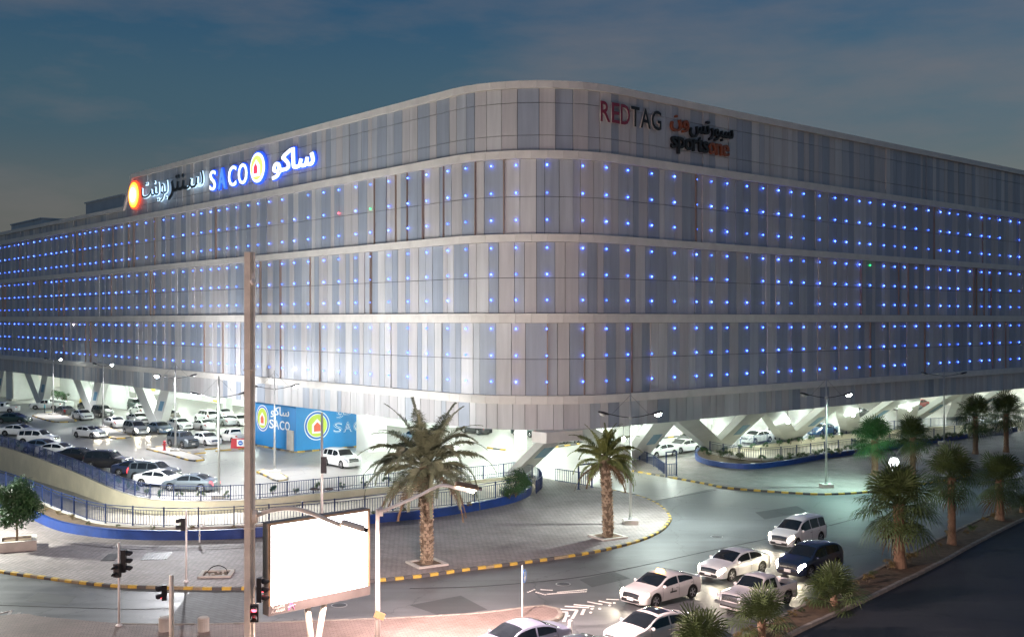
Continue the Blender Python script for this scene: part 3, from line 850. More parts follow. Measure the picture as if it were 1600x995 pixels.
put('emblem_house', house(0.42, 0.58, 0.05, M['sign_houser']), signpos(44.9, 31.3, 0.70), nL, s1)
AR1 = '\uFEEE\uFEDB\uFE8E\uFEB3'
put('arabic_word', text_mesh(AR1, M['sign_white'], 8.9, 3.0, 0.1, 0.018, 0.97), signpos(37.2, 31.2, 0.42), nL, s1)
put('word_return', text_mesh(AR1, M['sign_halo'], 9.2, 3.25, 0.2, 0.045, 0.97), signpos(37.2, 31.2, 0.25), nL, s1)

s2 = thing('facade_sign', 'glowing red and orange ringed disc beside outlined Arabic word near the parapet step', 'sign', signpos(70, 28.7, 0.3))
for r_, mk, of in ((1.95, 'sign_red', 0.20), (1.72, 'sign_orange', 0.42), (1.38, 'sign_yellow', 0.49), (1.02, 'sign_cyan', 0.56), (0.72, 'sign_white', 0.63)):
    put('emblem_ring', disc(r_, 0.05 if of > 0.3 else 0.2, 36, M[mk]), signpos(80.6, 31.5, of), nL, s2)
A2a, A2b, A2c = '\uFE96\uFEE8\uFEF3\uFEEE\uFE91', '\uFEAE\uFE98\uFEE8', '\uFEB3'
for s_, a, w_, mk in ((A2a, 73.4, 8.6, 'sign_cyan'), (A2b, 66.3, 5.6, 'dark_sign'), (A2c, 61.0, 4.8, 'sign_cyan')):
    put('arabic_letters', text_mesh(s_, M[mk], w_, 3.0 if s_ != A2c else 1.9, 0.12, 0.012, 0.97), signpos(a, 31.3 if s_ != A2c else 31.6, 0.42), nL, s2)
    put('letter_core', text_mesh(s_, M['letter_black'], w_ * 0.985, (3.0 if s_ != A2c else 1.9) * 0.97, 0.04, -0.012, 0.97), signpos(a, 31.3 if s_ != A2c else 31.6, 0.52), nL, s2)

# right facade: unlit letters
s3 = thing('facade_sign', 'unlit dark red and black capital letters on the upper right facade by the curve', 'sign', fac(9, 0.2, 30))
t = 5.9
for ch, mk in zip('REDTAG', ['letter_red'] * 3 + ['letter_black'] * 3):
    w_ = {'R': 1.05, 'E': 0.95, 'D': 1.15, 'T': 1.1, 'A': 1.3, 'G': 1.3}[ch]
    put('letter', text_mesh(ch, [M[mk], M['letter_edge']], w_, 1.75, 0.14, 0.012), fac(t + w_ / 2, 0.22, 32.2), fnorm(t + w_ / 2), s3)
    t += w_ + 0.14
s4 = thing('facade_sign', 'unlit black and orange Arabic and Latin sports shop name on upper right facade', 'sign', fac(18, 0.2, 30))
bR = lambda b: b - RR + ARC
for s_, b, w_, h_, mk, z in (('\uFEE5\uFEED', 18.2, 2.5, 1.5, 'letter_orange', 32.3), ('\uFEB2\uFE97\uFEAD\uFEEE\uFE92\uFEB3', 22.8, 6.4, 1.75, 'letter_black', 32.15)):
    put('arabic_word', text_mesh(s_, M[mk], w_, h_, 0.25, 0.012, 0.97), fac(bR(b), 0.2, z), nR, s4)
b = 17.0
for i, ch in enumerate('sportsone'):
    w_ = {'s': 0.82, 'p': 0.98, 'o': 1.02, 'r': 0.62, 't': 0.66, 'n': 0.92, 'e': 0.98}[ch]
    hgt = {'p': 1.55, 't': 1.4}.get(ch, 1.1); dz = {'p': -0.22, 't': 0.15}.get(ch, 0)
    put('letter', text_mesh(ch, M['letter_black' if i < 6 else 'letter_orange'], w_, hgt, 0.25, 0.012), fac(bR(b + w_ / 2), 0.2, 30.55 + dz), nR, s4)
    b += w_ + 0.07

# painted wall sign on the blue shop box
s5 = thing('wall_sign', 'white outlined word, Arabic word and round house emblem painted on long side of blue wall', 'sign', AB(39.9, 6, 0.2))
def wp(b, z, off): return AB(40 - off, b, z)
for r_, mk, of in ((1.62, 'white', 0.02), (1.52, 'signblue', 0.03), (1.30, 'white', 0.04), (1.22, 'lime', 0.05)):
    put('emblem_ring', disc(r_, 0.01, 40, M[mk]), wp(4.2, 2.75, of), nR, s5)
put('emblem_house', house(0.66, 0.8, 0.01, M['white']), wp(4.2, 2.7, 0.065), nR, s5)
put('emblem_house', house(0.42, 0.52, 0.01, M['logored']), wp(4.2, 2.62, 0.08), nR, s5)
for ch, b in zip('SACO', (6.9, 8.2, 9.5, 10.85)):
    put('letter', text_mesh(ch, M['white'], 1.15, 1.15, 0.02, 0.01), wp(b, 2.35, 0.02), nR, s5)
    put('letter_core', text_mesh(ch, M['bluewall'], 1.12, 1.1, 0.02, -0.022), wp(b, 2.35, 0.035), nR, s5)
put('arabic_word', text_mesh(AR1, M['white'], 4.6, 1.5, 0.02, 0.012, 0.97), wp(9.0, 4.1, 0.02), nR, s5)
put('word_core', text_mesh(AR1, M['bluewall'], 4.57, 1.46, 0.02, -0.012, 0.97), wp(9.0, 4.1, 0.035), nR, s5)
s6 = thing('wall_sign', 'white outlined word, Arabic word and emblem on short side of blue wall', 'sign', AB(45, 1.5, 0.2))
def wq(a, z, off): return AB(a, 1.6 - off, z)
for r_, mk, of in ((1.5, 'white', 0.02), (1.4, 'signblue', 0.03), (1.2, 'white', 0.04), (1.12, 'lime', 0.05)):
    put('emblem_ring', disc(r_, 0.01, 40, M[mk]), wq(47.6, 3.2, of), nL, s6)
put('emblem_house', house(0.6, 0.75, 0.01, M['white']), wq(47.6, 3.15, 0.065), nL, s6)
put('emblem_house', house(0.36, 0.48, 0.01, M['logored']), wq(47.6, 3.1, 0.08), nL, s6)
for ch, a in zip('SACO', (45.5, 44.3, 43.1, 41.9)):
    put('letter', text_mesh(ch, M['white'], 1.05, 1.0, 0.02, 0.01), wq(a, 2.7, 0.02), nL, s6)
put('arabic_word', text_mesh(AR1, M['white'], 4.2, 1.3, 0.02, 0.012, 0.97), wq(43.6, 4.1, 0.02), nL, s6)
# striped kerb round the blue box
kb = new_obj('kerb', None, None, AB(40, 1.5)); tag(kb, 'yellow and black striped kerb round the foot of the blue shop wall', 'kerb')
def kerb_local(path, parent, **k):
    before = set(bpy.data.objects)
    kerb_row(path, parent, **k)
    for o in set(bpy.data.objects) - before: o.location = Vector(o.location) - Vector(parent.location)
kerb_local([AB(39.6, 11.4), AB(39.6, 6), AB(39.6, 1.2)], kb, step=0.9, z=0.004)
kerb_local([AB(39.9, 1.2), AB(45, 1.2), AB(50, 1.2)], kb, step=0.9, z=0.004)
for pts, lab in (([G(762, 700), G(775, 702), G(790, 703.5)], 'short striped kerb by a white column behind the big date palm'),
                 ([G(846, 703), G(862, 700), G(882, 697), G(905, 694)], 'striped kerb inside the garage right of the leaning corner strut'),
                 ([G(1024, 686), G(1042, 684), G(1060, 682)], 'striped kerb deep in the garage behind white sedans')):
    kk = new_obj('kerb', None, None, pts[0]); tag(kk, lab, 'kerb', 'striped kerbs inside the garage')
    kerb_local(pts, kk, step=1.1, z=0.004)

# ================================================================== FENCES AND PLANTERS
picket_m = MB().box((0, 0, 0.5), (0.028, 0.028, 1.0)).mesh('picket', M['railblue'])
post_m = MB().box((0, 0, 0.5), (0.085, 0.085, 1.0)).add([(-.05, -.05, 1), (.05, -.05, 1), (.05, .05, 1), (-.05, .05, 1), (0, 0, 1.04)], [(0, 1, 4), (1, 2, 4), (2, 3, 4), (3, 0, 4)]).mesh('post', M['railblue'])
def fence(label, path, z, h, rails, pk0, pk1, sp=0.2, post=2.4, limit=300, wave=0):
    root = thing('fence', label, 'fence', (path[0].x, path[0].y, z))
    base = Vector(root.location)
    pts = catmull(path, sp)
    pr = every(pts, 4)
    for rz, rr in rails:
        mb = MB()
        vs, k = [], len(pr)
        for i, p in enumerate(pr):
            t = (pr[min(i + 1, k - 1)] - pr[max(i - 1, 0)]).normalized(); n = Vector((-t.y, t.x, 0))
            for a, b in ((-1, -1), (1, -1), (1, 1), (-1, 1)):
                vs.append(Vector((p.x, p.y, z)) - base + n * (a * rr) + Vector((0, 0, rz + b * rr * 0.7)))
        fs = [(0, 1, 2, 3), tuple(4 * (k - 1) + j for j in (3, 2, 1, 0))]
        for i in range(k - 1):
            for j in range(4): fs.append((4 * i + j, 4 * (i + 1) + j, 4 * (i + 1) + (j + 1) % 4, 4 * i + (j + 1) % 4))
        mb.add(vs, fs).build('rail', M['railblue'], root)
    ev = max(1, round(post / sp))
    rest = MB(); cand = []
    for i, p in enumerate(pts):
        t = pts[min(i + 1, len(pts) - 1)] - pts[max(i - 1, 0)]; an = math.atan2(t.y, t.x)
        q = Vector((p.x, p.y, z)) - base
        if i % ev == 0:
            o = new_obj('post', post_m, root, q, an); o.scale = (1, 1, h)
        else:
            vis = -40 < 800 + F * p.x / p.y < 1640
            cand.append((0 if vis else 1, p.length, q, an))
    cand.sort(key=lambda c: (c[0], c[1]))
    for _, _, q, an in cand[:limit]:
        o = new_obj('picket', picket_m, root, q + Vector((0, 0, pk0)), an); o.scale = (1, 1, pk1 - pk0)
    for _, _, q, an in cand[limit:]:
        rest.box(q + Vector((0, 0, (pk0 + pk1) / 2)), (0.028, 0.028, pk1 - pk0), an)
    if rest.v:
        o = rest.build('far_pickets', M['railblue'], root); o['kind'] = 'stuff'
    return root
PZ = 0.68
off_near = [Vector((p.x, p.y, 0)) for p in NEARP]
fence('blue picket fence on the planter along the near side of the sunken ramp', every(offset_path(off_near, -0.15), 8) + [Vector((0.6, 85.0, 0)), Vector((1.2, 87.2, 0))], PZ, 1.3, ((1.27, 0.035), (1.08, 0.025), (0.12, 0.025)), 0.12, 1.08, 0.21)
fence('blue picket fence between the parked cars and the sunken ramp', every(offset_path(FARP, 0.15), 8) + [Vector((1.3, 98.5, 0)), Vector((2.3, 96, 0)), Vector((2.6, 92, 0)), Vector((2.0, 88.5, 0))], 0.02, 1.2, ((1.17, 0.035), (0.35, 0.025), (0.08, 0.025)), 0.08, 1.16, 0.21)
fence('blue picket fence behind the hedge of the right hand ramp', every(offset_path(RNEARP, 0.1), 8), 0.6, 1.15, ((1.12, 0.03), (0.95, 0.022), (0.1, 0.022)), 0.1, 0.95, 0.24)
fence('blue fence on the building side of the right hand ramp', every(offset_path(RFARP, 0.2), 8), 0.02, 1.15, ((1.12, 0.03), (0.1, 0.022)), 0.1, 1.1, 0.24)
fence('low blue fence left of the white sedans beside the driveway', [G(988, 716), G(1005, 723), G(1022, 731), G(1039, 744)], PAVE_Z, 1.1, ((1.07, 0.03), (0.1, 0.025)), 0.1, 1.05, 0.2)

def gate(label, p0, p1, q0, q1, hz_=2.1):
    """portal frame p0-p1 with a railing panel from q0 to q1"""
    root = thing('gate', label, 'gate', p0)
    b = Vector(root.location)
    for p in (p0, p1):
        l = p - b; MB().tube([l, l + Vector((0, 0, hz_))], 0.07, 8).build('post', M['railblue'], root)
        MB().box(l + Vector((0, 0, 0.015)), (0.3, 0.3, 0.03)).build('foot_plate', M['railblue'], root)
    MB().tube([p0 - b + Vector((0, 0, hz_ - 0.05)), p1 - b + Vector((0, 0, hz_ - 0.05))], 0.06, 8).build('lintel', M['railblue'], root)
    d = q1 - q0; n = int(d.length / 0.22); an = math.atan2(d.y, d.x)
    for zz in (0.12, 1.15):
        MB().tube([q0 - b + Vector((0, 0, zz)), q1 - b + Vector((0, 0, zz))], 0.035, 6).build('rail', M['railblue'], root)
    for i in range(n + 1):
        q = q0.lerp(q1, i / n) - b
        o = new_obj('picket', picket_m, root, q + Vector((0, 0, 0.12)), an); o.scale = (1.3, 1.3, 1.05)
gate('blue portal gate with railing left of the driveway, beside the young date palm', G(904, 764, PAVE_Z), G(925, 761, PAVE_Z), G(868, 752, PAVE_Z), G(924, 761, PAVE_Z))
gate('blue portal gate right of the driveway in front of white sedans', G(1041, 745, PAVE_Z), G(1057, 743, PAVE_Z), G(1041, 745, PAVE_Z), G(1057, 743, PAVE_Z), 2.3)
cb_ = thing('crowd_barrier', 'thin grey crowd barrier at the foot of the leaning corner strut', 'barrier', G(838, 748, PAVE_Z))
pA, pB = Vector((0, 0, 0)), G(816, 742, PAVE_Z) - G(838, 748, PAVE_Z)
MB().tube([pA, pA + Vector((0, 0, 1.05)), pB + Vector((0, 0, 1.05)), pB], 0.025, 6).build('frame', M['steel'], cb_)
for i in range(1, 12):
    q = pA.lerp(pB, i / 12); MB().tube([q + Vector((0, 0, 0.15)), q + Vector((0, 0, 1.05))], 0.009, 5).build('bar', M['steel'], cb_)

# blue planter walls
def planter(label, outer, inner, h, soilz):
    root = thing('planter', label, 'planter', (outer[0].x, outer[0].y, 0))
    b = Vector((root.location.x, root.location.y, 0))
    k = len(outer); inn = offset_path(outer, 0.22)
    vs = []
    for p, q in zip(outer, inn):
        for r_, z in ((p, 0.0), (p, h), (q, h), (q, 0.0)): vs.append(Vector((r_.x, r_.y, z)) - b)
    fs = [(0, 1, 2, 3), tuple(4 * (k - 1) + j for j in (3, 2, 1, 0))]
    for i in range(k - 1):
        for j in range(4): fs.append((4 * i + j, 4 * i + (j + 1) % 4, 4 * (i + 1) + (j + 1) % 4, 4 * (i + 1) + j))
    MB().add(vs, fs).build('planter_wall', M['blue'], root)
    cap = []
    for p, q in zip(offset_path(outer, -0.03), offset_path(outer, 0.25)):
        for r_, z in ((p, h + 0.002), (p, h + 0.05), (q, h + 0.05), (q, h + 0.002)): cap.append(Vector((r_.x, r_.y, z)) - b)
    MB().add(cap, fs).build('coping', M['blue'], root)
    o = flat('soil_bed', [p for p in offset_path(outer, 0.1)] + inner, [], soilz, M['soil']); hang(o, root)
    kr = MB(); ins = inner
    for a, c in zip(ins, ins[1:]):
        d = c - a
        if d.length > 0.05: kr.box(((a.x + c.x) / 2 - b.x, (a.y + c.y) / 2 - b.y, 0.35), (d.length + 0.02, 0.3, 0.66), math.atan2(d.y, d.x))
    kr.build('inner_kerb', M['concrete'], root)
    return root
blue_px = [(-130, 755), (-40, 782), (33, 807), (85, 830), (141, 841), (205, 846), (290, 847), (379, 844), (480, 835), (580, 821), (680, 811), (763, 797), (808, 786), (827, 775), (831, 765), (824, 756)]
BLUE = catmull([G(x, y) for x, y in blue_px], 0.6)
planter('low curved blue planter wall edging the paved forecourt on the left', BLUE, [Vector((1.6, 90.5, 0)), Vector((0.9, 86.5, 0))] + NEARS[::-1], 0.72, 0.55)
rblue_px = [(1102, 705), (1088, 711), (1089, 722), (1119, 731), (1170, 735), (1222, 730), (1291, 718), (1342, 711), (1420, 700), (1504, 687), (1590, 674)]
RBLUE = catmull([G(x, y) for x, y in rblue_px], 0.6)
planter('low rounded blue planter wall with hedge right of the driveway', RBLUE, RNEARS[::-1], 0.6, 0.48)

# ================================================================== PLANTS
def leaf_cloud(n, rad, leaf, seed, squash=1.0, shell=0.5, clumps=9, zc=0.0, mi_pick=None):
    rg = random.Random(seed); mb = MB()
    cl = []
    for i in range(clumps):
        th, ph = rg.uniform(0, 6.283), math.acos(rg.uniform(-0.8, 1))
        r_ = rg.uniform(0.45, 0.8)
        cl.append((Vector((math.sin(ph) * math.cos(th) * r_, math.sin(ph) * math.sin(th) * r_, math.cos(ph) * r_)), rg.uniform(0.28, 0.5)))
    for i in range(n):
        c, cr_ = cl[rg.randrange(len(cl))]
        d = Vector((rg.gauss(0, 1), rg.gauss(0, 1), rg.gauss(0, 1))).normalized() * cr_ * (rg.random() ** shell)
        p = c + d
        p = Vector((p.x * rad, p.y * rad, p.z * rad * squash + zc))
        nrm = (d.normalized() + Vector((rg.uniform(-.7, .7), rg.uniform(-.7, .7), rg.uniform(-.2, .9)))).normalized()
        e1 = nrm.orthogonal().normalized(); e1 = Matrix.Rotation(rg.uniform(0, 6.28), 3, nrm) @ e1; e2 = nrm.cross(e1)
        L = leaf * rg.uniform(0.7, 1.3); w = L * 0.42
        mb.add([p - e1 * L * 0.5, p + e2 * w * 0.5 + nrm * 0.01, p + e1 * L * 0.5 - nrm * L * 0.12, p - e2 * w * 0.5 + nrm * 0.01], [(0, 1, 2, 3)])
    return mb

def twigs(mb, h, n, seed, mi=0, r=0.012, spread=0.5):
    rg = random.Random(seed)
    for i in range(n):
        a = rg.uniform(0, 6.28); s = rg.uniform(0.1, spread)
        mb.tube([(0, 0, 0), (math.cos(a) * s * 0.4, math.sin(a) * s * 0.4, h * 0.5), (math.cos(a) * s, math.sin(a) * s, h * rg.uniform(0.7, 1))], [r, r * 0.8, r * 0.4], 5, mi)

# round street tree in a stone box
fic = thing('street_tree', 'round clipped green tree in a stone box at left edge', 'tree', G(26, 856, PAVE_Z))
tr = MB(); tr.tube([(0, 0, 0.3), (0.03, 0, 0.9), (-0.02, 0.02, 1.5), (0.0, 0, 2.1)], [0.085, 0.07, 0.06, 0.05], 8)
for i in range(7):
    a = i * 0.9; tr.tube([(0, 0, 1.35 + 0.08 * i), (math.cos(a) * 0.45, math.sin(a) * 0.45, 1.9 + 0.08 * i), (math.cos(a) * 0.8, math.sin(a) * 0.8, 2.5)], [0.04, 0.025, 0.01], 6)
tr.build('trunk', M['bark'], fic, smooth=True)
leaf_cloud(11000, 1.62, 0.19, 5, 1.02, 0.6, 30, 2.75).build('crown', M['leaf'], fic)
bx_ = thing('tree_box', 'pale stone planting box holding the round street tree', 'planter', G(26, 856, PAVE_Z), R(24))
for dx, dy, w, d in ((0, -0.95, 2.3, 0.3), (0, 0.95, 2.3, 0.3), (-1.0, 0, 0.3, 1.59), (1.0, 0, 0.3, 1.59)):
    MB().box((dx, dy, 0.3), (w, d, 0.6)).build('stone_side', M['concrete'], bx_)
MB().box((0, 0, 0.24), (1.68, 1.58, 0.44)).build('soil', M['soil'], bx_)

# shrubs: a few meshes, many plants
sh_mesh = []
for k in range(4):
    mb = leaf_cloud(520, 0.55, 0.10, 40 + k, 0.9, 0.6, 7, 0.5)
    nb = len(mb.f); twigs(mb, 0.7, 6, k); mb.m = [0] * nb + [1] * (len(mb.f) - nb)
    sh_mesh.append(mb)
shrub_me = {key: [mb.mesh('shrub', [M[key], M['bark']]) for mb in sh_mesh] for key in ('leaf_shrub', 'leaf_sere', 'leaf')}
def shrub(p, s, key, label, group, zs=1.0):
    o = new_obj('shrub', rnd.choice(shrub_me[key]), None, p, rnd.uniform(0, 6.28))
    o.scale = (s, s, s * zs)
    return tag(o, label, 'shrub', group)
rg = random.Random(21)
# dry plants in the left planter
for i in range(26):
    t = 0.14 + 0.80 * i / 25
    k = int(t * (len(NEARP) - 1)); p = offset_path(NEARP, -0.75)[k]
    shrub((p.x, p.y, 0.55), rg.uniform(0.35, 0.62), 'leaf_sere' if rg.random() < 0.5 else 'leaf_shrub', 'small sparse dry plant in the left blue planter below the fence', 'dry plants in the left planter', 0.9)
# climbing plants behind the upper fence
for i in range(44):
    t = 0.10 + 0.80 * i / 43
    k = int(t * (len(FARP) - 1)); p = offset_path(FARP, 0.75)[k]
    shrub((p.x, p.y, 0.0), rg.uniform(0.62, 0.85), 'leaf_shrub' if rg.random() < 0.6 else 'leaf', 'leafy shrub in the row between parked cars and the upper blue fence', 'shrubs behind the upper fence', rg.uniform(1.0, 1.5))
# hedge of the right planter
for i in range(40):
    t = 0.01 + 0.93 * i / 39
    k = int(t * (len(RNEARP) - 1)); p = offset_path(RNEARP, -0.85 - 0.3 * rg.random())[k]
    shrub((p.x, p.y, 0.48), rg.uniform(0.8, 1.1), 'leaf_shrub' if rg.random() < 0.55 else 'leaf', 'hedge shrub in the right blue planter in front of the fence', 'hedge of the right planter')
for i in range(16):
    t = 0.03 + 0.6 * i / 15
    k = int(t * (len(RFARP) - 1)); p = offset_path(RFARP, -0.5)[k]
    shrub((p.x, p.y, -0.3), rg.uniform(0.8, 1.0), 'leaf', 'low shrub at the foot of the fence on the building side of the right ramp', 'shrubs on the far side of the right ramp')
bush = thing('bush', 'dense rounded green bush in the rounded end of the left blue planter', 'bush', G(806, 777, 0.55))
leaf_cloud(4200, 1.45, 0.15, 77, 0.82, 0.5, 20, 1.0).build('foliage', M['leaf'], bush)
tw = MB(); twigs(tw, 1.5, 9, 3, spread=0.8, r=0.025); tw.build('stems', M['bark'], bush)
for p, s, lab in ((G(796, 779, 0.55), 1.0, 'small bush left of the dense bush at the end of the left planter'), (G(1340, 701, 0.5), 1.5, 'taller bush behind the green lit fan palm')):
    shrub(p, s, 'leaf', lab, None)
# low bed far left under the building
pb = thing('planter', 'white planter trough with green plants under the far left of the building', 'planter', AB(124, 3.6))
MB().box((0, 0, 0.45), (12, 1.4, 0.9), math.atan2(U.y, U.x)).build('trough', M['white'], pb)
for i, q in enumerate((-4.5, -2.2, 0.2, 2.4, 4.6)):
    shrub(AB(124 + q, 3.6, 0.88), 1.7 + 0.2 * (i % 2), 'leaf', 'spreading plant in the white trough under the far left of the building', 'plants in the white trough')
# dry weeds on the median
for i in range(26):
    x = 1130 + i * 17 + rg.uniform(-6, 6)
    y = 1010 - (x - 1130) * 0.475 + rg.uniform(-6, 6) + 4
    if y > 1040: continue
    shrub(G(x, y, 0.12), rg.uniform(0.4, 0.9), 'leaf_sere' if rg.random() < 0.7 else 'leaf_shrub', 'straggly dry weed on the bare soil of the median', 'weeds on the median', 0.8)

# ---- palms
def date_frond(L, elev, droop, seed, n=100):
    rg = random.Random(seed); mb = MB()
    pts, p, a = [Vector((0, 0, 0))], Vector((0, 0, 0)), elev
    seg = 18
    for i in range(seg):
        p = p + Vector((math.cos(a), 0, math.sin(a))) * (L / seg); pts.append(p.copy())
        a -= droop / seg * (0.4 + 1.4 * i / seg)
    mb.tube(pts, [0.035 * (1 - i / (seg + 2)) + 0.004 for i in range(seg + 1)], 4)
    for i in range(n):
        t = 0.14 + 0.86 * i / n
        k = min(int(t * seg), seg - 1); f = t * seg - k
        q = pts[k].lerp(pts[k + 1], f); tg = (pts[k + 1] - pts[k]).normalized()
        up = Vector((-tg.z, 0, tg.x))
        ll = 0.72 * L / 4 * (math.sin(min(1, t * 1.15 + 0.12) * math.pi) ** 0.6 * 0.9 + 0.18)
        for s in (-1, 1):
            d = (tg * rg.uniform(0.4, 0.75) + Vector((0, s, 0)) * rg.uniform(0.8, 1.0) + up * rg.uniform(0.1, 0.5)).normalized()
            w = 0.032
            e = q + d * ll * rg.uniform(0.8, 1.2) - Vector((0, 0, ll * rg.uniform(0.15, 0.6)))
            m_ = q + d * ll * 0.5
            wv = tg * w
            mb.add([q - wv * 0.5, q + wv * 0.5, m_ + wv * 0.6, e, m_ - wv * 0.6], [(0, 1, 2, 3, 4)])
    return mb
def date_trunk(h, r, lean, seed):
    rg = random.Random(seed); mb = MB()
    n = 14
    path = [Vector((lean * (i / n) ** 2, 0, h * i / n)) for i in range(n + 1)]
    mb.tube(path, [r * (1.15 if i == 0 else 1.0) * (0.92 + 0.08 * math.cos(i)) * 0.86 for i in range(n + 1)], 14)
    rows = int(h / 0.2)
    for j in range(rows):               # old leaf bases
        z = 0.05 + j * 0.2; f = z / h
        cx = lean * f * f
        for i in range(9):
            a = 2 * math.pi * (i + 0.5 * (j % 2)) / 9 + rg.uniform(-.06, .06)
            rr = r * 0.82; o = rg.uniform(0.10, 0.17)
            c = Vector((cx + math.cos(a) * rr, math.sin(a) * rr, z)); tn = Vector((-math.sin(a), math.cos(a), 0)); nr = Vector((math.cos(a), math.sin(a), 0))
            w = r * 0.34
            mb.add([c - tn * w, c + tn * w, c + tn * w * 0.6 + nr * o + Vector((0, 0, 0.2)), c - tn * w * 0.6 + nr * o + Vector((0, 0, 0.2)), c + Vector((0, 0, 0.24))],
                   [(0, 1, 2, 3), (3, 2, 4), (0, 3, 4), (1, 4, 2)], 1 if rg.random() < 0.6 else 0)
    return mb, path[-1]
def date_palm(label, p, h, r, lean, L, n, seed, m2='leaf_date', wind=0.0):
    root = thing('date_palm', label, 'palm tree', p, 0)
    tm_, top = date_trunk(h, r, lean, seed)
    tm_.build('trunk', [M['bark'], M['bark_pale']], root)
    MB().sphere(top + Vector((0, 0, 0.1)), (r * 1.15, r * 1.15, 0.5), 12, 8).build('crown_base', M['bark'], root, smooth=True)
    var = []
    for k, (el, dr) in enumerate(((80, 45), (64, 75), (48, 95), (30, 105), (12, 100), (-6, 85), (-28, 55))):
        var.append([date_frond(L * (0.92 if k in (0, 6) else 1.0), R(el), R(dr), seed * 10 + k * 2 + q).mesh('frond', M[m2] if k < 6 else M['leaf_dry']) for q in range(2)])
    rg = random.Random(seed); ga = 2.39996
    for i in range(n):
        f = i / n
        k = min(6, int(f * 7)); az = i * ga + rg.uniform(-.15, .15)
        az += wind * math.sin(az) * -0.8
        o = new_obj('frond', rg.choice(var[k]), root, top + Vector((math.cos(az) * r * 0.5, math.sin(az) * r * 0.5, 0.35 - 0.4 * f)))
        o.rotation_euler = (rg.uniform(-.25, .25), rg.uniform(-.1, .1), az); s = rg.uniform(0.86, 1.08); o.scale = (s, s, s)
    return root
date_palm('tall full date palm standing in the middle of the paved forecourt', G(667, 881, PAVE_Z), 5.5, 0.36, -0.05, 4.5, 44, 4)
date_palm('narrow young date palm with yellowish fronds by the forecourt corner', G(950, 839, PAVE_Z), 4.9, 0.34, -0.25, 2.75, 40, 9, 'leaf_date2', wind=0.9)
for x, y, lab in ((667, 881, 'square stone kerb round the foot of the tall date palm'), (950, 839, 'square stone kerb round the foot of the young date palm')):
    r_ = thing('tree_pit', lab, 'tree pit', G(x, y, PAVE_Z), R(30))
    for dx, dy, w, d in ((0, -0.85, 1.9, 0.2), (0, 0.85, 1.9, 0.2), (-0.85, 0, 0.2, 1.49), (0.85, 0, 0.2, 1.49)):
        MB().box((dx, dy, 0.05), (w, d, 0.14)).build('kerb_side', M['concrete'], r_)
    MB().box((0, 0, 0.02), (1.48, 1.48, 0.05)).build('soil', M['soil'], r_)

def fan_leaf(pet, rad, elev, seed, droop=0.5, nseg=26):
    """petiole along +x rising at elev, then a pleated fan of pointed segments"""
    rg = random.Random(seed); mb = MB()
    d = Vector((math.cos(elev), 0, math.sin(elev)))
    c = d * pet - Vector((0, 0, pet * 0.12 * droop))
    mb.tube([(0, 0, 0), d * pet * 0.5, c], [0.028, 0.022, 0.015], 5)
    up = Vector((-math.sin(elev), 0, math.cos(elev)))
    span = R(150)
    for i in range(nseg):
        f = (i + 0.5) / nseg * 2 - 1
        a = f * span
        dr = d * math.cos(a) + Vector((0, 1, 0)) * math.sin(a)
        L = rad * (1.0 - 0.30 * abs(f) ** 2) * rg.uniform(0.88, 1.08)
        hw = L * math.sin(span / nseg) * 0.62 * 0.5 / 0.5
        sd = dr.cross(up).normalized()
        fold = up * (0.03 if i % 2 else -0.03)
        a1 = c + dr * L * 0.45 + up * 0.05 + fold
        a2 = c + dr * L * 0.78 - Vector((0, 0, L * 0.10 * droop))
        tip = c + dr * L - Vector((0, 0, L * (0.32 + 0.25 * rg.random()) * droop))
        mb.add([c, a1 + sd * hw * 0.5, a2 + sd * hw * 0.42, tip, a2 - sd * hw * 0.42, a1 - sd * hw * 0.5], [(0, 1, 5), (1, 2, 4, 5), (2, 3, 4)])
    return mb
FANV = {}
def fan_variants(mk):
    if mk not in FANV:
        v = []
        for k, el in enumerate((78, 58, 38, 16, -8, -38, -66)):
            v.append([fan_leaf(0.95, 1.05, R(el), 300 + k * 3 + q, 0.25 + 0.13 * k).mesh('frond', M[mk] if k < 6 else M['leaf_dry']) for q in range(2)])
        FANV[mk] = v
    return FANV[mk]
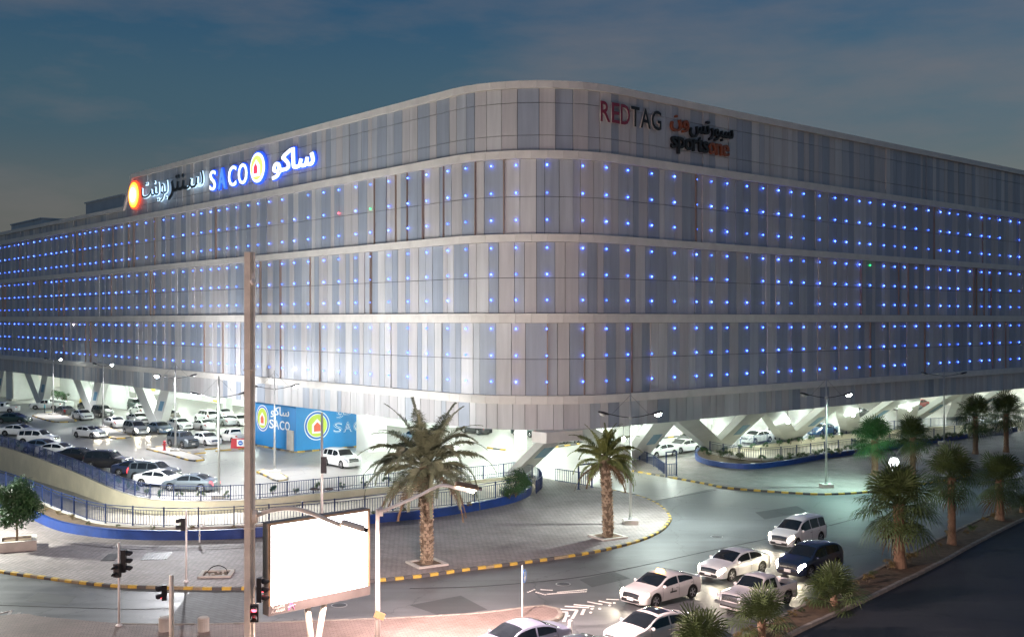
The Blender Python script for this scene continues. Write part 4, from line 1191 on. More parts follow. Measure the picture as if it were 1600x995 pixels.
def fan_palm(label, p, h, r, size, n, seed, mk='leaf_fan', young=False, group=None):
    root = thing('fan_palm', label, 'palm tree', p, 0, group)
    rg = random.Random(seed); ga = 2.39996
    top = Vector((0, 0, h))
    if h > 0.5:
        mb = MB(); nn = 16
        mb.tube([Vector((0.05 * math.sin(i * 0.4), 0, h * i / nn)) for i in range(nn + 1)], [r * (1.35 - 0.5 * min(1, i / 3.0) + 0.12 * i / nn) for i in range(nn + 1)], 14)
        for j in range(int(h / 0.16)):
            z = 0.2 + j * 0.16; f = z / h
            rr = r * (0.85 + 0.12 * f) + 0.012
            for i in range(7):
                a = 2 * math.pi * (i + 0.5 * (j % 2)) / 7; c = Vector((math.cos(a) * rr, math.sin(a) * rr, z)); tn = Vector((-math.sin(a), math.cos(a), 0)); nr = Vector((math.cos(a), math.sin(a), 0))
                w = r * 0.36; o_ = rg.uniform(0.02, 0.06)
                mb.add([c - tn * w, c + tn * w, c + tn * w * 0.4 + nr * o_ + Vector((0, 0, 0.17)), c - tn * w * 0.4 + nr * o_ + Vector((0, 0, 0.17))], [(0, 1, 2, 3)])
        mb.build('trunk', M['bark_fan'], root)
    else:
        MB().lathe([(r * 1.3, 0), (r * 1.2, h * 0.5 + 0.1), (r * 0.7, h + 0.2)], 12).build('trunk', M['bark_fan'], root)
    var = fan_variants(mk)
    for i in range(n):
        f = i / n
        k = min(4 if young else 6, int((f ** 1.12) * (4.6 if young else 6.2))); az = i * ga + rg.uniform(-.2, .2)
        o = new_obj('frond', rg.choice(var[k]), root, top + Vector((math.cos(az) * r * 0.5, math.sin(az) * r * 0.5, 0.15 - 0.35 * f)))
        o.rotation_euler = (rg.uniform(-.3, .3), rg.uniform(-.15, .15), az); s = size * rg.uniform(0.85, 1.12); o.scale = (s, s, s)
    return root
fan_palm('largest fan palm on the median, its skirt hanging low over the kerb', G(1405, 886, 0.12), 3.6, 0.33, 1.35, 54, 31)
fan_palm('slender fan palm on the median, second from the dark car', G(1487, 850, 0.12), 4.3, 0.24, 1.12, 46, 32)
fan_palm('shorter fan palm on the median at the right edge', G(1562, 812, 0.12), 2.8, 0.27, 1.15, 46, 33)
fan_palm('fan palm at the far right pavement, left of the last pair', G(1524, 709, PAVE_Z), 4.0, 0.27, 1.2, 44, 34)
fan_palm('fan palm at the far right pavement, right of the last pair', G(1572, 706, PAVE_Z), 4.2, 0.27, 1.25, 44, 35)
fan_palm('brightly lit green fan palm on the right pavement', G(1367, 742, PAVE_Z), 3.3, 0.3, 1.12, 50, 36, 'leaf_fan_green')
fan_palm('darker fan palm with pale trunk beside the green lit one', G(1426, 742, PAVE_Z), 3.5, 0.26, 1.05, 50, 37)
fan_palm('stemless young fan palm in front of the dark blue car', G(1303, 945, 0.12), 0.35, 0.16, 0.98, 24, 38, young=True)
fan_palm('stemless young fan palm in front of the white pickup', G(1190, 997, 0.12), 0.75, 0.16, 0.88, 22, 39, young=True)
fan_palm('stemless young fan palm at the bottom edge before the sunroof car', G(1095, 1035, 0.12), 0.5, 0.16, 1.0, 24, 40, young=True)
fan_palm('low young fan palm on the median behind the slender one', G(1597, 800, 0.12), 0.3, 0.16, 0.7, 18, 41, young=True)

# ================================================================== LAMPS, POLES, SIGNALS
def lot_lamp(label, p, h, az, lit, power, color, arm=1.55, plinth=True, spot=None, heads=(1, -1)):
    """street lamp: tapered mast that rises above two stayed arms"""
    root = thing('street_lamp', label, 'street lamp', p)
    ha = h - 1.75
    MB().tube([(0, 0, 0.02), (0, 0, h * 0.45), (0, 0, h)], [0.11, 0.085, 0.05], 10).build('mast', M['steel'], root, smooth=True)
    if plinth: MB().box((0, 0, 0.16), (1.0, 1.0, 0.32), az).build('plinth', M['concrete'], root)
    MB().lathe([(0.2, 0.3), (0.2, 0.34), (0.12, 0.5)], 10).build('base_plate', M['steel'], root)
    MB().lathe([(0.1, ha - 0.1), (0.14, ha), (0.1, ha + 0.1)], 10).build('collar', M['steel'], root)
    for s in heads:
        d = Vector((math.cos(az) * s, math.sin(az) * s, 0)); n = Vector((-d.y, d.x, 0))
        e = d * arm + Vector((0, 0, ha + 0.28))
        MB().tube([Vector((0, 0, ha)), d * arm * 0.5 + Vector((0, 0, ha + 0.10)), e], 0.03, 6).build('arm', M['darkmetal'], root)
        MB().tube([Vector((0, 0, h - 0.15)), d * arm * 0.85 + Vector((0, 0, ha + 0.24))], 0.008, 4).build('stay', M['darkmetal'], root)
        Mx = Matrix((( d.x, n.x, 0), (d.y, n.y, 0), (0, 0, 1))) @ Matrix.Rotation(R(-14), 3, 'Y')
        hd = MB().sphere(e + d * 0.33 + Vector((0, 0, 0.06)), (0.44, 0.19, 0.10), 14, 8, M=Mx)
        on = s == lit or lit == 2
        hh = hd.build('lamp_head', M['darkmetal'], root, smooth=True)
        MB().sphere(e + d * 0.42 + Vector((0, 0, -0.04)), (0.24, 0.16, 0.15), 12, 8, M=Mx).build('lens', M['lamp_on'] if on else M['lamp_off'], hh, smooth=True)
        if on and power:
            lamp('lamp_light', root, e + d * 0.42 + Vector((0, 0, -0.32)), power, color, 0.15, spot=spot, blend=1.0)
    return root
WHITE = (0.96, 0.97, 1.0)
GREENW = (0.58, 1.0, 0.84)
WARM = (1.0, 0.70, 0.60)
azl = math.atan2(U.y, U.x) + math.pi
for (x, y, h, lit, pw, lab) in ((20, 626, 10.0, 1, 3000, 'street lamp at far left of the car park near the pier'), (83, 649, 10.0, 1, 4000, 'street lamp on the small island behind the standing person'),
                       (161, 669, 10.0, 1, 5000, 'street lamp on the island beside the white parked cars'), (274, 706, 9.8, -1, 4200, 'street lamp standing at the dark fronted off-road car'),
                       (342, 778, 9.9, -1, 9000, 'street lamp behind the fence left of the tall tan mast'), (429, 740, 9.7, 1, 4500, 'street lamp in front of the blue shop wall')):
    lot_lamp(lab, G(x, y), h, R(-35) if x < 200 else R(8), lit, pw, WHITE, spot=100 if x < 200 else 104 if x > 400 else None)
lot_lamp('street lamp beside the young date palm at the forecourt corner', G(985, 818, PAVE_Z), 9.2, R(2), 1, 6500, (0.86, 1.0, 0.93), spot=160)
lot_lamp('street lamp on the right pavement near the striped kerb', G(1291, 761, PAVE_Z), 9.4, R(2), 1, 5200, GREENW, spot=156)
lot_lamp('unlit street lamp behind the fan palms on the right', G(1475, 694, PAVE_Z), 9.6, R(4), 0, 0, GREENW, arm=2.0)

for x, y, dd, lab in ((1231, 659, 115.0, 'first round white lamp under the right facade, above the sedans'), (1333, 648, 123.5, 'second round white lamp under the right facade'), (1421, 639, 131.5, 'third round white lamp under the right facade, behind the palms'), (974, 685, 99.0, 'round white lamp in the garage behind the young date palm')):
    pz = CAMZ - (y - HY) * dd / F
    gl = thing('garage_lamp', lab, 'lamp', Vector(((x - HX) * dd / F, dd, pz)))
    MB().sphere((0, 0, 0), 0.2, 14, 10).build('globe', M['lamp_on'], gl, smooth=True)
    MB().tube([(0, 0, 0.34), (0, 0, Z_SK + 0.04 - pz)], 0.03, 6).build('hanger', M['darkmetal'], gl)
    lamp('lamp_light', gl, (-0.3, -0.6, -0.2), 260, (0.82, 1.0, 0.88), 0.3)
# sodium street lamps on the near side of the junction
for p_, az_, pw, lab in ((Vector((-34, 31, 0.13)), R(50), 10500, 'sodium street lamp on the near pavement left of the view'), (Vector((19, 27, 0)), R(95), 5000, 'sodium street lamp on the near side of the median')):
    lot_lamp(lab, p_, 11.5, az_, 1, pw, WARM, heads=(1,))
lot_lamp('street lamp on the forecourt beyond the left edge', Vector((-41, 68, PAVE_Z)), 9.2, R(20), 1, 14000, (0.95, 1.0, 0.90))
# tall tan mast at left with a floodlight arm, camera and signal
def rel(p, q): return Vector(q) - Vector(p)
MASTP = Vector(((390 - 800) * 42 / F, 42.0, 0.13))
def at(x, y, d): return Vector(((x - HX) * d / F, d, CAMZ - (y - HY) * d / F))
mast = thing('light_mast', 'tall square tan mast rising past the facade with a curved floodlight arm', 'mast', MASTP)
hm = at(391, 394, 42).z - 0.13
mm_ = MB()
for (dx, dy, sx_, sy_) in ((-0.055, 0, 0.23, 0.34), (0.125, 0.02, 0.12, 0.26)):
    mm_.box((dx, dy, hm / 2), (sx_, sy_, hm))
mm_.build('mast_shaft', M['tan'], mast)
MB().box((0, 0, 6.2), (0.39, 0.4, 0.05)).box((0, 0, 12.4), (0.39, 0.4, 0.05)).build('joint_band', M['tan'], mast)
MB().box((0, 0, 0.06), (0.9, 0.9, 0.12)).build('base', M['concrete'], mast)
def on_mast(x, y, d=41.8): return at(x, y, d) - MASTP
arm_pts = [on_mast(397, 806), on_mast(420, 798), on_mast(452, 794), on_mast(480, 799), on_mast(510, 811), on_mast(545, 825)]
MB().tube(catmull(arm_pts, 0.15), 0.085, 10).build('arm', M['tan'], mast, smooth=True)
MB().lathe([(0.26, -0.07), (0.26, 0.07)], 14, M=Matrix.Translation(on_mast(399, 807)) @ Matrix.Rotation(R(90), 4, 'Y')).build('flange', M['tan'], mast)
def flood(parent, c, d, m, L=0.9, r=0.16):
    d = Vector(d).normalized(); n = Vector((0, 0, 1)).cross(d).normalized(); u_ = d.cross(n)
    Mx = Matrix((d, n, u_)).transposed().to_4x4(); Mx.translation = c
    prof = [(-L / 2, 0.6), (-L / 2 + 0.06, 0.95), (L / 2 - 0.08, 1.0), (L / 2, 0.7)]
    mb = MB(); k = 12
    vs = []
    for x, s in prof:
        for j in range(k):
            a = 2 * math.pi * j / k; vs.append(Mx @ Vector((x, math.cos(a) * r * 1.25 * s, max(-0.25, math.sin(a)) * r * s)))
    fs = [tuple(range(k - 1, -1, -1)), tuple(range(3 * k, 4 * k))]
    for i in range(3):
        for j in range(k): fs.append((i * k + j, i * k + (j + 1) % k, (i + 1) * k + (j + 1) % k, (i + 1) * k + j))
    mb.add(vs, fs)
    hh = mb.build('flood_head', m, parent, smooth=False)
    MB().box((0, 0, 0), (L * 0.8, r * 2.0, 0.03), M=Mx @ Matrix.Translation((0, 0, -r * 0.25 - 0.03))).build('lens', M['lamp_warm'], hh)
    MB().box((0, 0, 0), (0.16, 0.14, 0.14), M=Mx @ Matrix.Translation((L / 2 + 0.06, 0, 0.02))).build('photocell', M['darkmetal'], hh)
    return hh
M['lamp_warm'] = mat('lamp_warm_lit', (1, 0.9, 0.8), 0.3, emit=((1.0, 0.78, 0.6), 10))
c1 = on_mast(551, 822)
flood(mast, c1, (0.95, -0.05, -0.28), M['tan'], 0.95, 0.17)
lamp('flood_light', mast, c1 + Vector((0.0, 0, -0.3)), 3600, WARM, 0.2, spot=150, aim=(0.15, 0.35, -1))
dm = thing('dome_camera', 'small white dome camera on the side of the tall tan mast', 'camera', at(395, 437, 41.75))
MB().box((0, 0, 0.12), (0.08, 0.08, 0.22)).build('bracket', M['whitepole'], dm)
MB().sphere((0, 0, -0.08), (0.11, 0.11, 0.13), 12, 8).build('dome', M['whitepole'], dm, smooth=True)

# lamp post right of the billboard
LP = Vector(((590 - 800) * 46 / F, 46.0, 0.13))
lp = thing('street_lamp', 'white lamp post right of the billboard with a bent arm and brown floodlight', 'street lamp', LP)
hl = at(590, 794, 46).z - 0.13
MB().tube([(0, 0, 0), (0, 0, hl)], [0.12, 0.085], 10).build('mast', M['whitepole'], lp, smooth=True)
def on_lp(x, y, d=46.0): return at(x, y, d) - LP
MB().tube(catmull([on_lp(592, 800), on_lp(610, 793), on_lp(650, 776), on_lp(689, 758), on_lp(715, 763), on_lp(742, 768)], 0.15), 0.065, 8).build('arm', M['whitepole'], lp, smooth=True)
MB().lathe([(0.2, -0.08), (0.2, 0.08)], 12, M=Matrix.Translation(on_lp(595, 799)) @ Matrix.Rotation(R(90), 4, 'Y')).build('flange', M['whitepole'], lp)
c2_ = on_lp(729, 760)
flood(lp, c2_, (0.95, 0.1, -0.20), M['bronze'], 1.05, 0.17)
lamp('flood_light', lp, c2_ + Vector((0.1, 0, -0.32)), 13000, (1.0, 0.76, 0.73), 0.25, spot=172, aim=(0.2, 0.85, -0.6))
MB().box(on_lp(593, 961, 45.8), (0.45, 0.02, 0.3), M=Matrix.Translation(on_lp(593, 961, 45.8)) @ Matrix.Rotation(R(20), 4, 'Y')).build('notice', M['cardboard'], lp)

# lilac pole with unlit fittings behind the billboard
p7 = thing('street_lamp', 'pale pole behind the billboard with dark unlit fittings near its top', 'street lamp', G(503, 903, PAVE_Z))
MB().tube([(0, 0, 0), (0, 0, 9.2)], [0.11, 0.06], 10).build('mast', M['steel'], p7, smooth=True)
for s in (-1, 1):
    MB().tube([(0, 0, 4.9 + 0.0), (0.35 * s, -0.1, 4.98)], 0.03, 6).build('arm', M['darkmetal'], p7)
    MB().sphere((0.42 * s, -0.12, 4.98), (0.26, 0.16, 0.08), 12, 6).build('lamp_head', M['darkmetal'], p7, smooth=True)
MB().box((0.12, -0.1, 6.3), (0.3, 0.2, 0.9)).build('control_box', M['darkmetal'], p7)

M['boardband'] = mat('billboard_band', (0.14, 0.125, 0.125), 0.5, nz=(2, 0.2))
# billboard
bL, bR_ = at(419, 815, 42.0), at(577, 796, 45.3)
bbL, bbR = at(419, 958, 42.0), at(577, 932, 45.3)
dv = Vector((bR_.x - bL.x, bR_.y - bL.y, 0)); wB = dv.length; dv.normalize(); nB = Vector((dv.y, -dv.x, 0))
zt, zb_ = (bL.z + bR_.z) / 2, (bbL.z + bbR.z) / 2
cB = Vector(((bL.x + bR_.x) / 2, (bL.y + bR_.y) / 2, 0))
bb = thing('billboard', 'blank glowing white billboard on two leaning tan legs in the foreground', 'billboard', cB + Vector((0, 0, 0.13)), math.atan2(dv.y, dv.x))
z0_, z1_ = zb_ - 0.13, zt - 0.13
MB().box((0, 0.22, (z0_ + z1_) / 2), (wB, 0.40, z1_ - z0_)).build('case', M['boardband'], bb)
fr = 0.10; lowb = 0.38
for (cx, cz, w, h) in ((0, z1_ - fr / 2, wB + 0.02, fr), (0, z0_ + lowb / 2, wB + 0.02, lowb), (-wB / 2 + fr / 2, (z0_ + lowb + z1_ - fr) / 2, fr, z1_ - z0_ - fr - lowb), (wB / 2 - fr / 2, (z0_ + lowb + z1_ - fr) / 2, fr, z1_ - z0_ - fr - lowb)):
    MB().box((cx, -0.01, cz), (w, 0.08, h)).build('frame', M['bronze'] if h < 0.3 or w < 0.3 else M['boardband'], bb)
MB().box((0, 0.006, (z0_ + lowb + z1_ - fr) / 2), (wB - 2 * fr, 0.04, z1_ - z0_ - fr - lowb)).build('screen', M['board_on'], bb)
M['logo_pink'] = mat('logo_pink', (0.6, 0.2, 0.4), 0.5, nz=(5, 0.1))
tme = text_mesh('AL ARABIA', M['whitepole'], 0.62, 0.11, 0.01); o = new_obj('lettering', tme, bb, (-wB / 2 + 0.42, -0.058, z0_ + 0.15))
tme = text_mesh('\uFE94\uFEF4\uFE91\uFEAE\uFECC\uFEDF\uFE8D', M['whitepole'], 0.55, 0.15, 0.01, 0.012, 0.97); o = new_obj('lettering', tme, bb, (-wB / 2 + 0.42, -0.058, z0_ + 0.31))
lg = MB()
for a, b in (((0.0, 0.16), (-0.14, -0.16)), ((0.0, 0.16), (0.14, -0.16)), ((-0.16, -0.04), (0.18, 0.02)), ((0.06, 0.1), (-0.1, -0.16))):
    lg.tube([(a[0], 0, a[1]), (b[0], 0, b[1])], 0.022, 5)
lg.build('logo', M['logo_pink'], bb, loc=(-wB / 2 + 1.0, -0.06, z0_ + 0.24))
for s, x0, x1 in ((-1, -0.42, 0.18), (1, 0.42, 0.05)):
    MB().tube([(x1 - 0.35, 0.15, 0), (x0 - 0.1, 0.2, z0_ + 0.05)], 0.13, 10).build('leg', M['tan'], bb, smooth=True)

# traffic signals
def signal_head(parent, c, face, n=3, lit=(), s=1.0, name='signal_head'):
    """housing centred on c, lenses facing direction face"""
    a = math.atan2(face[1], face[0])
    Mx = Matrix.Translation(Vector(c)) @ Matrix.Rotation(a, 4, 'Z')
    H_ = 0.33 * n * s
    hb = MB().box((0, 0, 0), (0.22 * s, 0.32 * s, H_), M=Mx)
    h_ = hb.build(name, M['darkmetal'], parent)
    for i in range(n):
        z = H_ / 2 - 0.165 * s - i * 0.33 * s
        mb = MB().lathe([(0.11 * s, 0), (0.09 * s, 0.02)], 14, M=Mx @ Matrix.Translation((0.115 * s, 0, z)) @ Matrix.Rotation(R(90), 4, 'Y'))
        mb.build('signal_lens', M['sig_red'] if i in lit else M['sig_off'], h_)
        vz = MB(); vs = []; k = 11
        for x in (0.11 * s, 0.36 * s):
            for j in range(k):
                t = math.pi * (-0.12 + 1.24 * j / (k - 1)); rr = 0.125 * s
                sh = 0.05 * s if x > 0.2 * s else 0
                vs.append(Mx @ Vector((x - (0.10 * s if x > 0.2 * s and j in (0, k - 1) else 0), math.cos(t) * rr, z + math.sin(t) * rr - sh)))
        vz.add(vs, [(j, j + 1, k + j + 1, k + j) for j in range(k - 1)])
        vz.build('visor', M['darkmetal'], h_)
    return h_
def signal_post(label, p, h, r=0.055, m='whitepole'):
    t = thing('traffic_signal', label, 'traffic signal', p)
    MB().tube([(0, 0, 0), (0, 0, h)], r, 10).build('post', M[m], t, smooth=True)
    MB().lathe([(r * 3, 0), (r * 3, 0.03), (r * 1.4, 0.1)], 10).build('foot', M[m], t)
    return t
t1 = signal_post('white signal post in the foreground with two dark heads', G(186, 977, 0.13), 3.9)
signal_head(t1, (0.22, 0.0, 3.05), (1, 0.15), 3, s=1.05)
signal_head(t1, (0.0, -0.22, 2.65), (-0.2, -1), 2, s=0.95)
t2 = signal_post('white signal post on the forecourt with one dark head turned left', G(291, 908, PAVE_Z), 3.9)
signal_head(t2, (-0.18, 0, 3.15), (-1, -0.2), 2, s=1.05)
p3 = Vector(((268 - 800) * 44.5 / F, 44.5, 0.13))
t3 = signal_post('short tan signal post showing red to the left, between concrete bollards', p3, 3.75, 0.1, 'tan')
signal_head(t3, (-0.3, 0, 3.05), (-1, -0.35), 2, lit=(1,), s=0.95)
MB().tube([(0, 0, 3.05), (-0.22, 0, 3.05)], 0.03, 6).build('bracket', M['tan'], t3)
t4 = thing('traffic_signal', 'pair of signal heads showing red fixed to the tall tan mast', 'traffic signal', at(405, 950, 41.75))
signal_head(t4, (-0.12, -0.28, -0.1), (0.15, -1), 2, lit=(0,), s=1.0)
signal_head(t4, (0.05, -0.05, 0.75), (1, -0.1), 3, lit=(1,), s=0.95)
MB().box((-0.12, 0.05, 0.1), (0.08, 0.5, 0.08)).build('bracket', M['tan'], t4)

# small street things
for x, lab in ((257, 'left concrete bollard beside the short signal post'), (318, 'right concrete bollard left of the tall mast')):
    b_ = new_obj('bollard', None, None, G(x, 985, 0.13)); tag(b_, lab, 'bollard')
    MB().lathe([(0.26, 0), (0.26, 0.52), (0.25, 0.54)], 18).build('shaft', M['concrete'], b_)
    MB().lathe([(0.265, 0.545), (0.265, 0.59), (0.22, 0.64)], 18).build('cap', M['concrete'], b_)
vp = thing('vent_pipe', 'bent pale vent pipe at the foot of the blue planter wall', 'pipe', G(312, 847, PAVE_Z))
MB().tube(catmull([(0, 0, 0), (0, 0, 0.9), (0.03, 0, 1.12), (0.13, 0, 1.2), (0.23, 0, 1.14), (0.26, 0, 1.0)], 0.05), 0.045, 10).build('pipe', M['whitepole'], vp, smooth=True)
MB().lathe([(0.08, 0.42), (0.08, 0.5)], 10).build('valve', M['steel'], vp)
for px, lab in (((164, 184, 864, 876), 'dark square grating in the forecourt, left one'), ((225, 264, 863, 874), 'dark rectangular grating in the forecourt, right one')):
    x0, x1, y0, y1 = px
    gr_ = thing('grating', lab, 'grating', G((x0 + x1) / 2, (y0 + y1) / 2, PAVE_Z), R(8))
    w = (x1 - x0) * 0.039
    MB().box((0, 0, 0.008), (w, 2.0, 0.012)).build('frame', M['darkmetal'], gr_)
    for i in range(9): MB().box((-w / 2 + (i + 0.5) * w / 9, 0, 0.022), (0.05, 1.9, 0.016)).build('bar', M['kblack'], gr_)
pit = thing('open_manhole', 'open square cable pit with stone rim and loop of cable on the forecourt', 'manhole', G(338, 897, PAVE_Z), R(6))
for dx, dy, w, d in ((0, -0.7, 1.8, 0.2), (0, 0.7, 1.8, 0.2), (-0.8, 0, 0.2, 1.19), (0.8, 0, 0.2, 1.19)):
    MB().box((dx, dy, 0.05), (w, d, 0.1)).build('rim', M['concrete'], pit)
MB().box((0, 0, 0.012), (1.39, 1.19, 0.02)).build('fill', M['soil'], pit)
MB().tube(catmull([(-0.6, 0.1, 0.03), (-0.3, 0.2, 0.35), (0.1, 0.25, 0.45), (0.5, 0.1, 0.3), (0.65, -0.1, 0.03)], 0.08), 0.025, 6).build('cable', M['rubber'], pit)
for i in range(7): MB().box((rnd.uniform(-.5, .5), rnd.uniform(-.4, .4), 0.05), (0.18, 0.12, 0.08), rnd.uniform(0, 3)).build('rubble', M['concrete'], pit)

ks = thing('road_sign', 'narrow post with blue disc and white arrow at the end of the traffic island', 'road sign', G(816, 962, 0.13))
MB().tube([(0, 0, 0), (0, 0, 2.45)], 0.035, 8).build('post', M['tan'], ks)
kd = MB().lathe([(0.33, 0), (0.33, 0.02)], 28, M=Matrix.Rotation(R(72), 4, 'Z') @ Matrix.Rotation(R(90), 4, 'X')).build('disc', M['signblue'], ks, loc=(0.1, -0.06, 1.95))
ar = MB()
Ma = Matrix.Rotation(R(72), 4, 'Z')
for pts in ([(-0.05, 0.22), (0.05, 0.22), (0.05, -0.02), (-0.05, -0.02)], [(-0.16, -0.02), (0.16, -0.02), (0, -0.24)]):
    n = len(pts); ar.add([Ma @ Vector((x, -0.026, z)) for x, z in pts] + [Ma @ Vector((x, -0.03, z)) for x, z in pts], [tuple(range(n)), tuple(range(2 * n - 1, n - 1, -1))])
ar.build('arrow', M['whitepole'], kd)
wp_ = thing('marker_post', 'short white marker post behind the silver sedan at the bottom edge', 'post', Vector(((891 - 800) * 47.5 / F, 47.5, 0)))
MB().tube([(0, 0, 0), (0, 0, 1.15)], 0.1, 12).build('post', M['whitepole'], wp_)
MB().lathe([(0.1, 1.152), (0.085, 1.18)], 12).build('cap', M['whitepole'], wp_)

# ceramic road studs and painted chevrons before the island nose
st_ = MB()
def studline(a, b, n):
    a, b = G(*a), G(*b)
    for i in range(n):
        p = a.lerp(b, i / max(1, n - 1)); st_.lathe([(0.06, 0.006), (0.055, 0.03), (0.02, 0.042)], 8, M=Matrix.Translation(p))
for a, b, n in (((866, 951), (902, 953), 16), ((871, 955.5), (886, 956), 8), ((884, 947), (919, 949), 16), ((898, 944.5), (927, 947), 14), ((919, 940), (940, 944), 11), ((937, 939), (954, 942), 9), ((949, 936), (966, 936.5), 7),
                ((825, 925), (835, 921), 4), ((838, 925), (852, 929), 5), ((846, 921), (862, 922), 6), ((856, 928), (915, 924), 18), ((872, 925), (916, 921), 14),
                ((0, 958), (18, 954), 7), ((4, 963), (27, 959), 9), ((10, 968), (36, 965), 10), ((20, 973), (46, 969), 10), ((30, 976), (55, 973), 9)):
    studline(a, b, n)
for x, y in ((925, 951), (937, 951), (923, 957), (953, 946), (960, 942), (888, 962)): st_.lathe([(0.08, 0.006), (0.07, 0.045), (0.03, 0.06)], 8, M=Matrix.Translation(G(x, y)))
o = st_.build('road_studs', M['stud']); tag(o, 'white ceramic studs set in chevrons on the road', 'road studs', kind='stuff')
pm = MB()
for a, b in (((886, 957), (881, 971)), ((901, 954), (894, 966)), ((913, 951), (909, 960)), ((18, 953), (10, 966)), ((30, 957), (22, 968)), ((43, 959), (36, 969)), ((56, 963), (50, 970)), ((69, 963), (65, 969))):
    p, q = G(*a), G(*b); d = q - p
    pm.box(((p.x + q.x) / 2, (p.y + q.y) / 2, 0.008), (d.length, 0.16, 0.008), math.atan2(d.y, d.x))
o = pm.build('road_marking', M['stud']); tag(o, kind='structure')
# worn lane line, expansion joints
jm = MB()
for pts in ([G(640, 919), G(760, 915), G(900, 902), G(1000, 884), G(1100, 862), G(1290, 822), G(1370, 800)], [G(1021, 782), G(1070, 774), G(1119, 765)], [G(0, 945), G(190, 951), G(270, 950)]):
    P_ = catmull(pts, 0.7)
    for a, b in zip(P_, P_[1:]):
        d = b - a; jm.box(((a.x + b.x) / 2, (a.y + b.y) / 2, 0.008), (d.length, 0.06, 0.006), math.atan2(d.y, d.x))
o = jm.build('expansion_joint', M['rubber']); tag(o, kind='structure')

M['patch'] = asphalt_mat('asphalt_patch', (0.07, 0.072, 0.075), 0.6, 0.3)
for i, px in enumerate(([(640, 945), (720, 930), (762, 952), (690, 962)], [(905, 905), (960, 893), (985, 903), (925, 917)], [(1180, 800), (1245, 790), (1262, 799), (1195, 811)], [(60, 925), (120, 931), (105, 945), (40, 938)])):
    o = flat('asphalt_patch', [G(x, y) for x, y in px], [], 0.004, M['patch']); tag(o, kind='structure')
for x, y, lab in ((880, 912, 'round iron cover in the road beside the forecourt kerb'), (1120, 838, 'round iron cover in the road behind the white sedan'), (530, 945, 'round iron cover in the road right of the billboard legs')):
    mc = thing('manhole_cover', lab, 'manhole', G(x, y, 0.004))
    MB().lathe([(0.42, 0.0), (0.42, 0.008)], 22).build('rim', M['steel'], mc)
    MB().lathe([(0.36, 0.009), (0.36, 0.014)], 22).build('lid', M['darkmetal'], mc)
M['yellow_lit'] = mat('yellow_lit', (0.9, 0.8, 0.05), 0.4, emit=((0.9, 0.85, 0.05), 0.5))
for x, y, dd, lab in ((239, 609, 158, 'yellow hanging sign above the cars between first and second strut'), (337, 626, 139, 'yellow hanging sign above the cars left of the tan mast')):
    p_ = Vector(((x - HX) * dd / F, dd, CAMZ - (y - HY) * dd / F))
    hs = thing('hanging_sign', lab, 'sign', p_, math.atan2(U.y, U.x) + math.pi)
    MB().box((0, 0, 0), (1.6, 0.1, 0.34)).build('panel', M['yellow_lit'], hs)
    for q in (-0.45, 0, 0.45): MB().add([(q - 0.14, -0.06, -0.09), (q + 0.14, -0.06, -0.09), (q, -0.06, 0.1)], [(0, 1, 2)]).build('arrow', M['trim'], hs)
    for q in (-0.6, 0.6): MB().tube([(q, 0, 0.17), (q, 0, Z_SK + 0.05 - p_.z)], 0.015, 5).build('rod', M['darkmetal'], hs)
for x, y, lab in ((126, 632, 'left yellow folding floor sign under the building'), (132, 635, 'right yellow folding floor sign under the building')):
    fs_ = thing('floor_sign', lab, 'floor sign', G(x, y, 0.004), R(20))
    for sgn in (1, -1):
        MB().add([(-0.3, 0.3 * sgn, 0), (0.3, 0.3 * sgn, 0), (0.12, 0.02 * sgn, 1.1), (-0.12, 0.02 * sgn, 1.1), (-0.3, 0.27 * sgn, 0), (0.3, 0.27 * sgn, 0), (0.12, 0.0, 1.08), (-0.12, 0.0, 1.08)], BOXF).build('panel', M['kyellow'], fs_)
M['oval_on'] = mat('oval_lit', (1, 1, 1), 0.3, emit=((1.0, 0.95, 1.0), 1.4))
# lit oval sign among the palms
ov = thing('light_box_sign', 'glowing white oval sign standing between the fan palms', 'sign', G(1397, 747, PAVE_Z), R(-12))
k = 28; sup = []
for i in range(k):
    a = 2 * math.pi * i / k; cx, cz = math.cos(a), math.sin(a)
    sup.append((math.copysign(abs(cx) ** 0.6, cx) * 0.48, 0.98 + math.copysign(abs(cz) ** 0.8, cz) * 0.9))
MB().add([(x, -0.1, z) for x, z in sup] + [(x, 0.1, z) for x, z in sup], [tuple(range(k)), tuple(range(2 * k - 1, k - 1, -1))] + [(i, k + i, k + (i + 1) % k, (i + 1) % k) for i in range(k)]).build('light_panel', M['oval_on'], ov)
MB().box((0, 0, 0.08), (0.9, 0.4, 0.16)).build('base', M['darkmetal'], ov)

